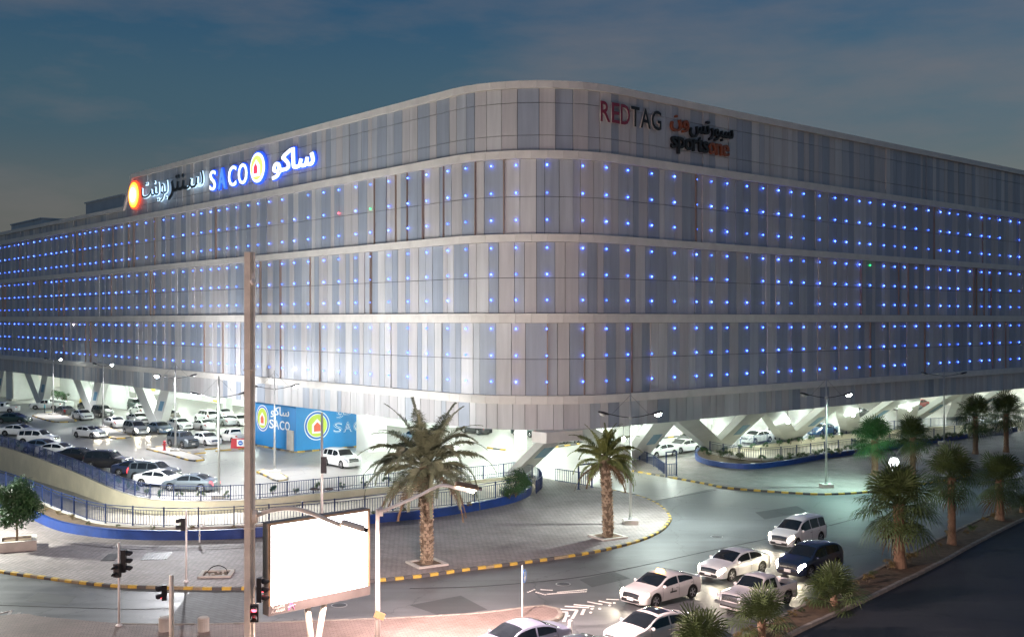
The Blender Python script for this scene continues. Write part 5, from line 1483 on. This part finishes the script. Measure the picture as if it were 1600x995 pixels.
# car park islands, wheel stops, hydrant, red barrier
for px, lab in (([(51, 650), (70, 656), (90, 660), (118, 658), (108, 652), (92, 645), (62, 646)], 'small kerbed island where the person stands'),
                ([(150, 671), (172, 684), (186, 685.5), (205, 683), (190, 676), (165, 668)], 'small kerbed island right of the moving white car'),
                ([(230, 702), (262, 710), (298, 720), (318, 719), (312, 714), (285, 706), (255, 698)], 'kerbed island below the dark fronted off-road car'),
                ([(402, 738), (418, 745), (432, 752), (450, 749), (436, 740), (416, 734)], 'kerbed island round the lamp by the blue wall')):
    pts = [G(x, y) for x, y in px]
    c = sum(pts, Vector()) / len(pts)
    il = new_obj('parking_island', None, None, c); tag(il, lab, 'traffic island')
    o = flat('paving', pts, [], 0.13, M['concrete'], drop=0.13); hang(o, il)
    kerb_local(pts + [pts[0]], il, step=1.1, h=0.15, w=0.2)
for i, (x, y, lab) in enumerate(((309, 709, 'yellow wheel stop before the dark fronted off-road car'), (349, 704, 'yellow wheel stop before the white sedan by the lamp'), (384, 701, 'yellow wheel stop beside the red barrier'), (332, 701.5, 'yellow wheel stop just behind the white sedan'))):
    w_ = new_obj('wheel_stop', None, None, G(x, y)); w_.rotation_euler = (0, 0, math.atan2(V.y, V.x)); tag(w_, lab, 'wheel stop', 'wheel stops')
    mb = MB(); prof = [(-0.1, 0), (0.1, 0), (0.07, 0.12), (-0.07, 0.12)]
    mb.add([(xx, yy, z + 0.006) for xx in (-0.9, 0.9) for yy, z in prof], [(0, 1, 2, 3), (7, 6, 5, 4), (0, 4, 5, 1), (1, 5, 6, 2), (2, 6, 7, 3), (3, 7, 4, 0)])
    mb.build('stop', M['kyellow'], w_)
hy = thing('fire_hydrant', 'red fire hydrant on the island beside the dark fronted off-road car', 'hydrant', G(257, 703, 0.13))
MB().lathe([(0.2, 0), (0.2, 0.08), (0.12, 0.1), (0.12, 0.8), (0.17, 0.84), (0.15, 0.98), (0.06, 1.06)], 14).build('barrel', M['redplastic'], hy)
for s in (-1, 1): MB().tube([(0, 0, 0.62), (0.24 * s, 0, 0.62)], 0.07, 10).build('outlet', M['redplastic'], hy)
rb = thing('red_barrier', 'red plastic barrier with a white and blue round symbol by the blue wall', 'barrier', G(377, 700), R(-6))
MB().add([(-1.15, -0.25, 0), (1.15, -0.25, 0), (1.15, 0.25, 0), (-1.15, 0.25, 0), (-1.1, -0.12, 1.1), (1.1, -0.12, 1.1), (1.1, 0.12, 1.1), (-1.1, 0.12, 1.1)], BOXF).build('body', M['redplastic'], rb)
MB().box((0.0, -0.24, 0.62), (0.85, 0.03, 0.75)).build('sign_panel', M['white'], rb)
new_obj('symbol', disc(0.27, 0.02, 24, M['signblue']), rb, (0, -0.26, 0.62))
new_obj('symbol_bar', MB().box((0, 0, 0), (0.3, 0.02, 0.08)).mesh('bar', M['white']), rb, (0, -0.285, 0.62))

# ================================================================== CARS
def pchip(pts):
    xs = [p[0] for p in pts]; ys = [p[1] for p in pts]; n = len(xs)
    h = [xs[i + 1] - xs[i] for i in range(n - 1)]; d = [(ys[i + 1] - ys[i]) / h[i] for i in range(n - 1)]
    m = [d[0]] + [0.0 if d[i - 1] * d[i] <= 0 else 2 * d[i - 1] * d[i] / (d[i - 1] + d[i]) for i in range(1, n - 1)] + [d[-1]]
    def f(x):
        x = min(max(x, xs[0]), xs[-1])
        i = 0
        while i < n - 2 and x > xs[i + 1]: i += 1
        t = (x - xs[i]) / h[i]
        return ys[i] * (1 + 2 * t) * (1 - t) ** 2 + h[i] * m[i] * t * (1 - t) ** 2 + ys[i + 1] * t * t * (3 - 2 * t) + h[i] * m[i + 1] * t * t * (t - 1)
    return f
def sst(a, b, x):
    t = min(1, max(0, (x - a) / (b - a))); return t * t * (3 - 2 * t)

CARS = {
 'sedan': dict(L=4.85, W=0.91, r=0.335, xf=1.42, xr=-1.40, top=[(-2.425, .62), (-2.40, .88), (-2.30, 1.02), (-2.05, 1.07), (-1.72, 1.10), (-0.95, 1.40), (-0.30, 1.47), (0.30, 1.42), (1.22, 1.03), (1.75, .93), (2.15, .83), (2.33, .73), (2.40, .62), (2.425, .50)],
               belt=[(-2.425, .55), (-2.3, .88), (-1.8, .98), (0, .93), (1.2, .89), (2.1, .76), (2.425, .44)], ws=(0.34, 1.18), rw=(-1.68, -0.88), side=[(-1.36, -0.36), (-0.28, 0.80)]),
 'coupe': dict(L=4.75, W=0.92, r=0.34, xf=1.42, xr=-1.40, top=[(-2.375, .62), (-2.35, .92), (-2.25, 1.06), (-2.0, 1.11), (-1.78, 1.13), (-0.85, 1.41), (-0.25, 1.46), (0.30, 1.41), (1.25, 1.0), (1.75, .90), (2.12, .80), (2.29, .70), (2.35, .60), (2.375, .48)],
               belt=[(-2.375, .55), (-2.25, .92), (-1.8, 1.02), (0, .94), (1.2, .87), (2.1, .73), (2.375, .42)], ws=(0.34, 1.2), rw=(-1.74, -0.8), side=[(-1.40, -0.34), (-0.26, 0.82)]),
 'suv': dict(L=4.75, W=0.94, r=0.38, xf=1.42, xr=-1.38, top=[(-2.375, .75), (-2.36, 1.05), (-2.28, 1.25), (-1.98, 1.68), (-1.6, 1.77), (-0.3, 1.81), (0.42, 1.73), (1.12, 1.20), (1.55, 1.13), (2.10, 1.05), (2.28, .95), (2.35, .80), (2.375, .62)],
             belt=[(-2.375, .65), (-2.28, 1.08), (0, 1.10), (1.1, 1.06), (2.1, .95), (2.375, .55)], ws=(0.46, 1.08), rw=(-2.27, -1.96), side=[(-1.88, -1.28), (-1.20, -0.30), (-0.22, 0.72)]),
 'crossover': dict(L=4.6, W=0.94, r=0.365, xf=1.36, xr=-1.34, top=[(-2.3, .70), (-2.28, 1.0), (-2.18, 1.18), (-1.75, 1.55), (-1.2, 1.66), (-0.2, 1.69), (0.40, 1.60), (1.22, 1.12), (1.6, 1.04), (2.02, .94), (2.2, .83), (2.27, .70), (2.3, .55)],
             belt=[(-2.3, .6), (-2.18, 1.05), (-1.5, 1.10), (0, 1.02), (1.2, .97), (2.0, .84), (2.3, .5)], ws=(0.46, 1.16), rw=(-2.14, -1.72), side=[(-1.62, -0.36), (-0.28, 0.78)]),
 'mpv': dict(L=4.7, W=0.91, r=0.345, xf=1.52, xr=-1.35, top=[(-2.35, .70), (-2.335, 1.05), (-2.27, 1.22), (-2.05, 1.66), (-1.7, 1.76), (-0.3, 1.79), (0.50, 1.66), (1.42, 1.14), (1.75, 1.05), (2.08, .95), (2.25, .83), (2.32, .70), (2.35, .55)],
             belt=[(-2.35, .6), (-2.25, 1.03), (0, 1.02), (1.4, .98), (2.05, .84), (2.35, .5)], ws=(0.58, 1.36), rw=(-2.25, -2.03), side=[(-1.98, -1.25), (-1.17, -0.22), (-0.14, 0.98)]),
 'offroad': dict(L=4.6, W=0.95, r=0.41, xf=1.38, xr=-1.32, top=[(-2.3, .85), (-2.29, 1.15), (-2.25, 1.45), (-2.12, 1.76), (-1.8, 1.82), (0.1, 1.84), (0.52, 1.76), (0.86, 1.28), (1.2, 1.20), (2.1, 1.15), (2.24, 1.05), (2.29, .85), (2.3, .7)],
             belt=[(-2.3, .75), (-2.25, 1.15), (0, 1.18), (0.9, 1.12), (2.1, 1.03), (2.3, .62)], ws=(0.54, 0.84), rw=(-2.27, -2.12), side=[(-1.98, -1.25), (-1.1, -0.30), (-0.2, 0.52)]),
 'pickup': dict(L=4.9, W=0.86, r=0.345, xf=1.45, xr=-1.35, top=[(-2.45, 1.0), (-0.78, 1.0), (-0.74, 1.10), (-0.62, 1.52), (-0.4, 1.62), (0.25, 1.62), (0.45, 1.56), (1.0, 1.10), (1.3, 1.03), (2.2, .97), (2.38, .90), (2.43, .75), (2.45, .6)],
             belt=[(-2.45, .92), (-0.8, .93), (0, .97), (1.0, .95), (2.2, .88), (2.45, .55)], ws=(0.48, 0.97), rw=(-0.75, -0.61), side=[(-0.42, 0.04), (0.10, 0.66)], bed=(-2.38, -0.86)),
}
def car_surface(cs):
    top, belt = pchip(cs['top']), pchip(cs['belt'])
    L, W, r = cs['L'], cs['W'], cs['r']
    ra = r + 0.075
    bed = cs.get('bed')
    def bottom(x):
        b = 0.24
        for xw in (cs['xf'], cs['xr']):
            dx = abs(x - xw)
            if dx < ra: b = max(b, r + math.sqrt(ra * ra - dx * dx) - 0.02)
        return b
    def prof(x):
        zt = top(x); zb = min(belt(x), zt - 0.08)
        e = abs(x) / (L / 2)
        w = W * (1 - 0.02 * e * e - 0.24 * sst(0.84, 1.0, e) ** 1.6)
        g = zt - zb; k = sst(0.10, 0.36, g)
        wr = (w - 0.05 - 0.30 * g) * k + w * 0.86 * (1 - k)
        bo = bottom(x)
        if bed and bed[0] < x < bed[1]:
            zf = 0.62
            P = [(0, zf), (0.45 * w, zf), (0.89 * w, zf), (0.90 * w, zt), (0.97 * w, zt), (w * 0.985, zb)]
        else:
            P = [(0, zt), (0.45 * wr, zt - 0.006), (0.8 * wr, zt - 0.02 - 0.012 * k), (0.96 * wr, zt - 0.042 - 0.02 * k),
                 ((wr + 0.018) * k + 0.935 * w * (1 - k), zt - 0.058 - 0.035 * k), (0.968 * w, zb)]
        lo = max(bo, 0.24)
        P += [(w, max(zb - 0.07, lo + 0.06)), (w + 0.012, max((zb + 0.34) / 2, lo + 0.035)), (w - 0.004, max(0.36, lo + 0.015)), (w - 0.035, bo)]
        return P
    def S(x, v):
        P = prof(x); i = min(int(v), len(P) - 2); f = v - i
        return Vector((x, P[i][0] * (1 - f) + P[i + 1][0] * f, P[i][1] * (1 - f) + P[i + 1][1] * f))
    return S, prof
def patch(S, x0, x1, v0, v1, nx, nv, off, side, th=0.0):
    """piece of the body surface lifted off by off; side +1/-1 or 0 for both (v mirrored across the centre)"""
    xs = [x0 + (x1 - x0) * i / nx for i in range(nx + 1)]
    if side: vs = [(v0 + (v1 - v0) * j / nv, side) for j in range(nv + 1)]
    else: vs = [(v1 - (v1 - v0) * j / nv, -1) for j in range(nv + 1)] + [(v0 + (v1 - v0) * j / nv, 1) for j in range(1, nv + 1)]
    P = []
    for x in xs:
        for v, s in vs:
            p = S(x, v); a = S(x + 0.01, v) - S(x - 0.01, v); b = S(x, min(8.9, v + 0.04)) - S(x, max(0.0, v - 0.04))
            n = a.cross(b)
            if n.length < 1e-9: n = Vector((0, 0, 1))
            n.normalize()
            if n.dot(Vector((0, p.y, max(0.05, p.z - 0.7)))) < 0: n = -n
            q = p + n * off
            P.append(Vector((q.x, q.y * s, q.z)))
    m = len(vs)
    F_ = [(i * m + j, i * m + j + 1, (i + 1) * m + j + 1, (i + 1) * m + j) for i in range(nx) for j in range(m - 1)]
    return MB().add(P, F_)
def wheel_parts(r, detail):
    ty = MB(); ry = Matrix.Rotation(R(90), 4, 'X')
    ty.lathe([(r * 0.66, -0.10), (r * 0.94, -0.105), (r, -0.075), (r, 0.075), (r * 0.94, 0.105), (r * 0.66, 0.10)], 24, M=ry)
    rim = MB()
    rim.lathe([(r * 0.62, -0.07), (r * 0.62, 0.07), (r * 0.55, 0.075)], 20, mi=1, M=ry)
    for s in (-1, 1):
        rim.lathe([(r * 0.16, s * 0.06), (r * 0.14, s * 0.11)], 10, M=ry)
        for i in range(5):
            a = i * 2 * math.pi / 5
            Mx = Matrix.Rotation(a, 4, 'Y') @ Matrix.Translation((r * 0.37, -s * 0.088, 0))
            rim.box((0, 0, 0), (r * 0.56, 0.028, r * 0.2), M=Mx)
        rim.lathe([(r * 0.66, s * 0.092), (r * 0.60, s * 0.105), (r * 0.58, s * 0.09)], 20, M=ry)
    return ty, rim
CACHE = {}
def car_meshes(kind):
    if kind in CACHE: return CACHE[kind]
    cs = CARS[kind]; S, prof = car_surface(cs); L = cs['L']
    xs = set()
    n = 44
    for i in range(n + 1): xs.add(round(-L / 2 + L * i / n, 4))
    for e in (0.008, 0.025, 0.05, 0.09, 0.14, 0.2): xs.add(round(L / 2 - e, 4)); xs.add(round(-L / 2 + e, 4))
    for xw in (cs['xf'], cs['xr']):
        ra = cs['r'] + 0.075
        for k in range(-10, 11): xs.add(round(xw + ra * math.sin(k / 10 * math.pi / 2), 4))
        xs.add(round(xw - ra - 0.004, 4)); xs.add(round(xw + ra + 0.004, 4))
    if cs.get('bed'):
        for b in cs['bed']: xs.add(round(b - 0.001, 4)); xs.add(round(b + 0.001, 4))
    xs = sorted(x for x in xs if -L / 2 <= x <= L / 2)
    body = MB(); V_ = []; m = 19
    for x in xs:
        P = prof(x)
        V_ += [(x, -y, z) for y, z in P[:0:-1]] + [(x, y, z) for y, z in P]
    F_ = [(i * m + j, i * m + j + 1, (i + 1) * m + j + 1, (i + 1) * m + j) for i in range(len(xs) - 1) for j in range(m - 1)]
    nn = len(xs)
    F_ += [tuple(range(m - 1, -1, -1)), tuple((nn - 1) * m + j for j in range(m))]
    body.add(V_, F_)
    if cs.get('bed'):
        body.box((-L / 2 + 0.035, 0, 0.66), (0.07, cs['W'] * 1.5, 0.62))
    out = {}
    me = body.mesh(kind + '_body', paint('white')); smooth_angle(me, 38); out['body'] = me
    def g(mb, nm, mk, sm=True): return mb.mesh(nm, M[mk], sm)
    wA, wB_ = cs['ws']
    out['windscreen'] = g(patch(S, wA, wB_, 0, 2.85, 8, 4, 0.008, 0), 'windscreen', 'glass')
    rA, rB = cs['rw']
    out['rear_window'] = g(patch(S, rA, rB, 0, 2.75, 6, 4, 0.008, 0), 'rear_window', 'glass')
    out['sides'] = [[g(patch(S, a, b, 4.10, 4.93, 8, 2, 0.008, s), 'side_window', 'glass') for s in (1, -1)] for a, b in cs['side']]
    hx = L / 2
    out['heads'] = [g(patch(S, hx - 0.40, hx - 0.012, 3.9, 6.0, 8, 5, 0.016, s), 'headlight', 'head_off') for s in (1, -1)]
    out['tails'] = [g(patch(S, -hx + 0.012, -hx + 0.24, 4.6, 6.2, 6, 4, 0.014, s), 'taillight', 'tail_off') for s in (1, -1)]
    gm = MB()
    gx = {'pickup': 0.10, 'offroad': 0.12, 'suv': 0.13}.get(kind, 0.105)
    gp = patch(S, hx - gx, hx - 0.004, 0, 2.55 if kind not in ('pickup', 'offroad') else 2.9, 5, 4, 0.012, 0)
    gm.v, gm.f, gm.m = gp.v, gp.f, [0] * len(gp.f)
    for t_ in (0.25, 0.55, 0.85):
        q_ = patch(S, hx - gx * (1 - t_) - 0.008, hx - gx * (1 - t_), 0, 2.45, 1, 4, 0.022, 0)
        gm.add(q_.v, q_.f, 1)
    out['grille'] = gm.mesh('grille', [M['trim'], M['chrome']], True)
    zl = 0.35 if kind not in ('offroad', 'suv', 'pickup') else 0.42
    out['intake'] = g(MB().box((hx + 0.002, 0, zl), (0.03, 1.2, 0.17)), 'intake', 'trim', False)
    out['plate'] = g(MB().box((hx + 0.022, 0, zl + 0.10), (0.015, 0.42, 0.16)), 'number_plate', 'plate', False)
    out['rplate'] = g(MB().box((-hx - 0.012, 0, 0.62), (0.015, 0.42, 0.16)), 'number_plate', 'plate', False)
    out['under'] = g(MB().box((0, 0, 0.46), (L - 0.35, (cs['W'] - 0.235) * 2, 0.56)).box((hx - 0.14, 0, 0.3), (0.22, cs['W'] * 1.3, 0.1)).box((-hx + 0.14, 0, 0.3), (0.22, cs['W'] * 1.3, 0.1)), 'underbody', 'under', False)
    xm = wB_ - 0.30; zm = pchip(cs['belt'])(xm) + 0.09
    out['mirrors'] = [MB().sphere((xm, s * (cs['W'] + 0.09), zm), (0.07, 0.12, 0.085), 10, 6).mesh('mirror', paint('white'), True) for s in (1, -1)]
    out['handles'] = []
    for a, b in cs['side'][-2:]:
        for s in (1, -1):
            p = S(a + 0.12, 6.3); out['handles'].append(MB().box((p.x, s * (p.y + 0.012), p.z), (0.17, 0.03, 0.03)).mesh('door_handle', M['chrome']))
    # door shut lines
    sl_ = MB()
    for a in [q[0] - 0.04 for q in cs['side'][-2:]] + [cs['side'][-1][1] + 0.12]:
        for s in (1, -1):
            pr_ = [S(a, v) for v in (5.0, 5.5, 6.0, 6.5, 7.0, 7.5, 8.0)]
            for p, q in zip(pr_, pr_[1:]):
                sl_.add([(p.x - 0.008, s * (p.y + 0.003), p.z), (p.x + 0.008, s * (p.y + 0.003), p.z), (q.x + 0.008, s * (q.y + 0.003), q.z), (q.x - 0.008, s * (q.y + 0.003), q.z)], [(0, 1, 2, 3)])
    out['seams'] = g(sl_, 'door_seams', 'under', False)
    ty, rim = wheel_parts(cs['r'], 1)
    out['tyre'] = ty.mesh('tyre', M['rubber']); smooth_angle(out['tyre'], 30)
    out['rim'] = rim.mesh('rim', [M['rim'], M['trim']])
    both = MB(); both.v = ty.v + rim.v; b0 = len(ty.v); both.f = ty.f + [tuple(i + b0 for i in f) for f in rim.f]; both.m = [0] * len(ty.f) + [2 if q else 1 for q in rim.m]
    out['wheel'] = both.mesh('wheel', [M['rubber'], M['rim'], M['trim']])
    out['roof'] = (prof(-0.3)[0][1], cs)
    CACHE[kind] = out
    return out
def slot(o, m):
    o.material_slots[0].link = 'OBJECT'; o.material_slots[0].material = m
def car(kind, color, p, heading, label, near=False, lights=None, tails=False, group=None, name=None):
    """heading: direction the nose points to, world vector or degrees"""
    cm = car_meshes(kind); cs = CARS[kind]
    an = math.atan2(heading[1], heading[0]) if not isinstance(heading, (int, float)) else R(heading)
    nm = {'sedan': 'sedan', 'coupe': 'sedan', 'suv': 'suv', 'crossover': 'suv', 'mpv': 'minivan', 'offroad': 'off_road_car', 'pickup': 'pickup_truck'}[kind]
    root = thing(name or nm, label, 'pickup' if kind == 'pickup' else 'car', p, an, group)
    pm_ = paint(color)
    b = new_obj('body', cm['body'], root); slot(b, pm_)
    new_obj('windscreen', cm['windscreen'], root); new_obj('rear_window', cm['rear_window'], root)
    for pr_ in cm['sides']:
        for me in pr_: new_obj('side_window', me, root)
    new_obj('underbody', cm['under'], root)
    for me in cm['heads']:
        h = new_obj('headlight', me, root)
        if lights: slot(h, M['head_on'])
    for me in cm['tails']:
        h = new_obj('taillight', me, root)
        if tails: slot(h, M['tail_on'])
    for xw in (cs['xf'], cs['xr']):
        for s in (1, -1):
            loc = (xw, s * (cs['W'] - 0.115), cs['r'])
            if near:
                w = new_obj('wheel', cm['tyre'], root, loc); w.name = 'wheel'
                new_obj('rim', cm['rim'], w)
            else:
                new_obj('wheel', cm['wheel'], root, loc)
    new_obj('grille', cm['grille'], root); new_obj('number_plate', cm['plate'], root)
    for me in cm['mirrors']: slot(new_obj('mirror', me, root), pm_)
    if near:
        new_obj('intake', cm['intake'], root); new_obj('number_plate', cm['rplate'], root)
        for me in cm['handles']: new_obj('door_handle', me, root)
        new_obj('door_seams', cm['seams'], root)['kind'] = 'stuff'
    if lights:
        for s in (1, -1):
            lamp('headlight_beam', root, (cs['L'] / 2 + 0.10, s * 0.62, 0.66), lights, (1.0, 0.86, 0.66), 0.06, spot=95, aim=(1, 0, -0.16), blend=0.9)
    return root

# traffic waiting at the junction
HV = -V
taxi = car('coupe', 'pearl', G(1034, 936), (-0.76, -0.65), 'pale taxi with a lit amber roof sign leading the queue', True, 260)
hr = car_meshes('coupe')['roof'][0]
ts_ = MB().add([(-0.10, -0.26, 0), (0.10, -0.26, 0), (0.10, 0.26, 0), (-0.10, 0.26, 0), (-0.05, -0.2, 0.17), (0.05, -0.2, 0.17), (0.05, 0.2, 0.17), (-0.05, 0.2, 0.17)], BOXF).build('roof_sign', M['amber'], taxi, loc=(0.12, 0, hr - 0.02))
MB().box((0.15, 0.935, 0.62), (0.5, 0.012, 0.08)).box((0.25, 0.935, 0.72), (0.05, 0.012, 0.2)).build('door_emblem', M['darkmetal'], taxi)
car('sedan', 'white', G(1148, 897), (-0.75, -0.66), 'white sedan with headlights on behind the taxi', True, 260)
car('mpv', 'white', G(1247, 849), (-0.71, -0.70), 'white minivan with headlights on at the back of the queue', True, 260)
car('crossover', 'navy', G(1266, 893), (-0.74, -0.67), 'dark navy hatchback suv reflecting blue lights beside the median', True, 200)
pk = car('pickup', 'pearl', G(1186, 945), (-0.74, -0.67), 'old white double cab pickup half hidden by a young palm', True)
MB().box((2.50, 0, 0.52), (0.14, 1.66, 0.16)).build('bumper', M['chrome'], pk)
for s in (1, -1): MB().box((2.462, 0.62 * s, 0.82), (0.04, 0.3, 0.16)).build('headlight', M['head_off'], pk)
MB().tube([(-1.0, -0.4, 0.62), (-1.0, -0.4, 1.25), (-1.0, 0.4, 1.25), (-1.0, 0.4, 0.62)], 0.03, 6).build('bed_rack', M['tan'], pk)
sr = car('sedan', 'pearl', G(1018, 1004), (-0.78, -0.62), 'pinkish white sedan with a dark sunroof at the bottom edge', True)
Ss, _ = car_surface(CARS['sedan'])
patch(Ss, -0.62, 0.12, 0, 1.9, 6, 3, 0.008, 0).build('sunroof', M['glass'], sr, smooth=True)
car('sedan', 'lilac', G(812, 1024), (-0.80, -0.60), 'silver lilac sedan cut off by the bottom edge near the island', True)
car('sedan', 'grey', G(898, 1052), (-0.78, -0.62), 'dark grey car, only its roof showing at the bottom edge', True)

# parked along the upper fence
mU = -U
GRP = None
for kind, colr, x, y, hd, lab, kw in (
    ('sedan', 'green', 2, 661, -8, 'dark green sedan with bright lamp at far left edge of the lot', dict(lights=None, tails=True)),
    ('sedan', 'white', 8, 681, -8, 'white sedan at left edge behind the white suv', {}),
    ('suv', 'white', 36, 695, -9, 'white suv parked by the fence at the left edge', {}),
    ('sedan', 'bluegrey', 42, 707, -9, 'blue grey sedan roof between the white suv and white sedan', {}),
    ('sedan', 'white', 66, 713, -10, 'white sedan nose right, by the fence after the white suv', {}),
    ('sedan', 'black', 96, 722, -11, 'black sedan by the fence right of the white sedan', {}),
    ('suv', 'black', 142, 733, -12, 'long black suv by the fence in the middle of the row', {}),
    ('sedan', 'navy', 186, 744, -12, 'navy car hidden between two dark suvs by the fence', {}),
    ('suv', 'grey', 212, 752, -13, 'grey suv with lit tail lamp by the fence', dict(tails=True)),
    ('sedan', 'white', 240, 761, -14, 'white sedan squeezed beside the grey suv at the fence', {}),
    ('sedan', 'grey', 286, 768, 168, 'dark sedan backed in at the right end of the fence row', dict(tails=True))):
    car(kind, colr, G(x, y) + (Vector((1.5, 0.6, 0)) if x < 230 else Vector((0.4, 0.8, 0))), hd, lab, group='cars parked along the upper fence', **kw)
# middle and inner rows
for kind, colr, x, y, hd, lab, kw in (
    ('mpv', 'silver', 212, 678, mU, 'silver minivan with headlights on leaving the inner row', dict(lights=160)),
    ('sedan', 'bluegrey', 250, 676, mU, 'blue grey sedan right of the silver minivan', {}),
    ('sedan', 'white', 281, 670, mU, 'white sedan behind the dark fronted off-road car', {}),
    ('offroad', 'grey', 286, 698, (0.72, -0.69), 'dark grey off-road car standing at the island lamp', {}),
    ('sedan', 'white', 323, 694, mU, 'white sedan parked right of the off-road car', {}),
    ('pickup', 'white', 364, 690, U, 'white pickup seen from behind left of the red barrier', {}),
    ('suv', 'white', 322, 659, U, 'white suv seen from behind under the third strut', {}),
    ('sedan', 'white', 317, 671, U, 'white sedan seen from behind between struts', {}),
    ('sedan', 'silver', 350, 664, U, 'silver sedan seen from behind, right of two white cars', {}),
    ('sedan', 'white', 346, 653, U, 'white sedan deepest in the garage beside the lamp mast', {}),
    ('sedan', 'white', 374, 664, mU, 'white sedan in the garage just left of the tan mast', {}),
    ('offroad', 'green', 213, 640, mU, 'dark green jeep deep in the garage by the second strut', {}),
    ('sedan', 'white', 218, 647, U, 'white sedan below the dark green jeep', {}),
    ('suv', 'white', 249, 645, U, 'white suv with red tail lamps deep in the garage', {}),
    ('sedan', 'white', 216, 661, mU, 'white sedan directly behind the silver minivan', {}),
    ('sedan', 'silver', 244, 657, mU, 'silver sedan behind the blue grey sedan', {}),
    ('sedan', 'brown', 264, 656, mU, 'brown sedan half hidden by the third strut', {}),
    ('sedan', 'white', 178, 667, U, 'white sedan seen from behind at the island lamp', {}),
    ('sedan', 'black', 101, 648, U, 'black sedan seen from behind beside the person', {}),
    ('sedan', 'white', 129, 655, mU, 'white sedan facing out next to the black suv', {}),
    ('suv', 'black', 160, 651, mU, 'black suv facing out under the second strut', {}),
    ('sedan', 'black', 137, 641, mU, 'black sedan behind the white sedan facing out', {}),
    ('pickup', 'white', 72, 639, (-1, -0.16), 'white pickup crossing behind the standing person', {}),
    ('pickup', 'white', 4, 644, (-1, -0.1), 'white pickup cut by the left edge of the photo', {}),
    ('sedan', 'white', 140, 683, (0.86, -0.5), 'white car driving along the lane of the car park', dict(lights=160)),
    ('suv', 'white', 533, 728, mU, 'white suv parked in front of the white column by the blue wall', {}),
    ('sedan', 'white', 1030, 713, HV, 'white sedan nearest the right portal gate', {}),
    ('sedan', 'white', 1067, 706, HV, 'white sedan behind the one nearest the right portal gate', {}),
    ('sedan', 'black', 1082, 693, HV, 'black sedan in the garage behind two white sedans', {}),
    ('sedan', 'white', 1182, 691, HV, 'white sedan behind the first fence panels of the right ramp', {}),
    ('sedan', 'blue', 1285, 679, HV, 'dark blue sedan behind the right ramp fence', {}),
    ('sedan', 'silver', 1215, 684, HV, 'silver sedan behind the right ramp fence between struts', {}),
    ('sedan', 'black', 1338, 652, HV, 'black sedan deep in the garage under the right facade', {}),
    ('sedan', 'white', 1412, 640, HV, 'white sedan at left of the row under the far right facade', {}),
    ('sedan', 'red', 1434, 637, HV, 'red sedan at right of the row under the far right facade', {}),
    ('sedan', 'grey', 1422, 644, HV, 'grey sedan in front of the red one under the far right facade', {}),
    ('sedan', 'white', 862, 694, HV, 'white sedan deep in the garage left of the young date palm', {}),
    ('suv', 'white', 906, 690, HV, 'white suv deep in the garage behind the young date palm', {}),
    ('sedan', 'green', 824, 681, U, 'dark green sedan deep in the garage above the corner strut', {}),
    ('suv', 'black', 744, 677, U, 'black suv deep in the garage behind the tall date palm', {}),
    ('sedan', 'silver', 650, 690, U, 'silver sedan in the garage left of the tall date palm crown', {})):
    car(kind, colr, G(x, y), hd, lab, group='cars in the car park and garage', **kw)

# ================================================================== PERSON
per = thing('person', 'person in teal shirt and dark trousers standing by the island lamp', 'person', G(70, 646.5, 0.004), R(200))
J = [((0, 0, .95), .15), ((0, 0, 1.18), .15), ((0, 0, 1.42), .16), ((0, 0, 1.54), .06), ((.01, 0, 1.66), .10), ((.01, 0, 1.76), .085),
     ((0, .19, 1.42), .065), ((.02, .26, 1.16), .05), ((.10, .24, .93), .04), ((.14, .23, .85), .035),
     ((0, -.19, 1.42), .065), ((.02, -.27, 1.16), .05), ((.08, -.26, .93), .04), ((.11, -.25, .84), .035),
     ((0, .10, .90), .10), ((.02, .12, .50), .07), ((-.01, .13, .09), .05), ((.12, .14, .04), .04),
     ((0, -.10, .90), .10), ((.02, -.12, .50), .07), ((.0, -.14, .09), .05), ((.13, -.15, .04), .04)]
Eg = [(0, 1), (1, 2), (2, 3), (3, 4), (4, 5), (2, 6), (6, 7), (7, 8), (8, 9), (2, 10), (10, 11), (11, 12), (12, 13), (0, 14), (14, 15), (15, 16), (16, 17), (0, 18), (18, 19), (19, 20), (20, 21)]
pme = bpy.data.meshes.new('person_body'); pme.from_pydata([j[0] for j in J], Eg, [])
M['clothes'] = mat('clothed_figure', (0.02, 0.25, 0.30), 0.8)
nd, lk = M['clothes'].node_tree.nodes, M['clothes'].node_tree.links
tc_ = nd.new('ShaderNodeTexCoord'); sp_ = nd.new('ShaderNodeSeparateXYZ'); rp_ = nd.new('ShaderNodeValToRGB'); rp_.color_ramp.interpolation = 'CONSTANT'
dv2 = nd.new('ShaderNodeMath'); dv2.operation = 'MULTIPLY'; dv2.inputs[1].default_value = 0.5
lk.new(tc_.outputs['Object'], sp_.inputs[0]); lk.new(sp_.outputs['Z'], dv2.inputs[0]); lk.new(dv2.outputs[0], rp_.inputs['Fac']); lk.new(rp_.outputs['Color'], nd['Principled BSDF'].inputs['Base Color'])
el = rp_.color_ramp.elements
el[0].position = 0; el[0].color = (0.02, 0.02, 0.03, 1); el[1].position = 0.46; el[1].color = (0.02, 0.24, 0.30, 1)
e2 = el.new(0.755); e2.color = (0.32, 0.18, 0.12, 1); e3 = el.new(0.865); e3.color = (0.015, 0.012, 0.01, 1)
pme.materials.append(M['clothes'])
po = new_obj('body', pme, per)
sk = po.modifiers.new('skin', 'SKIN'); po.modifiers.new('sub', 'SUBSURF').render_levels = 1
for i, (c, r_) in enumerate(J): pme.skin_vertices[0].data[i].radius = (r_ * 0.9, r_)
pme.skin_vertices[0].data[0].use_root = True
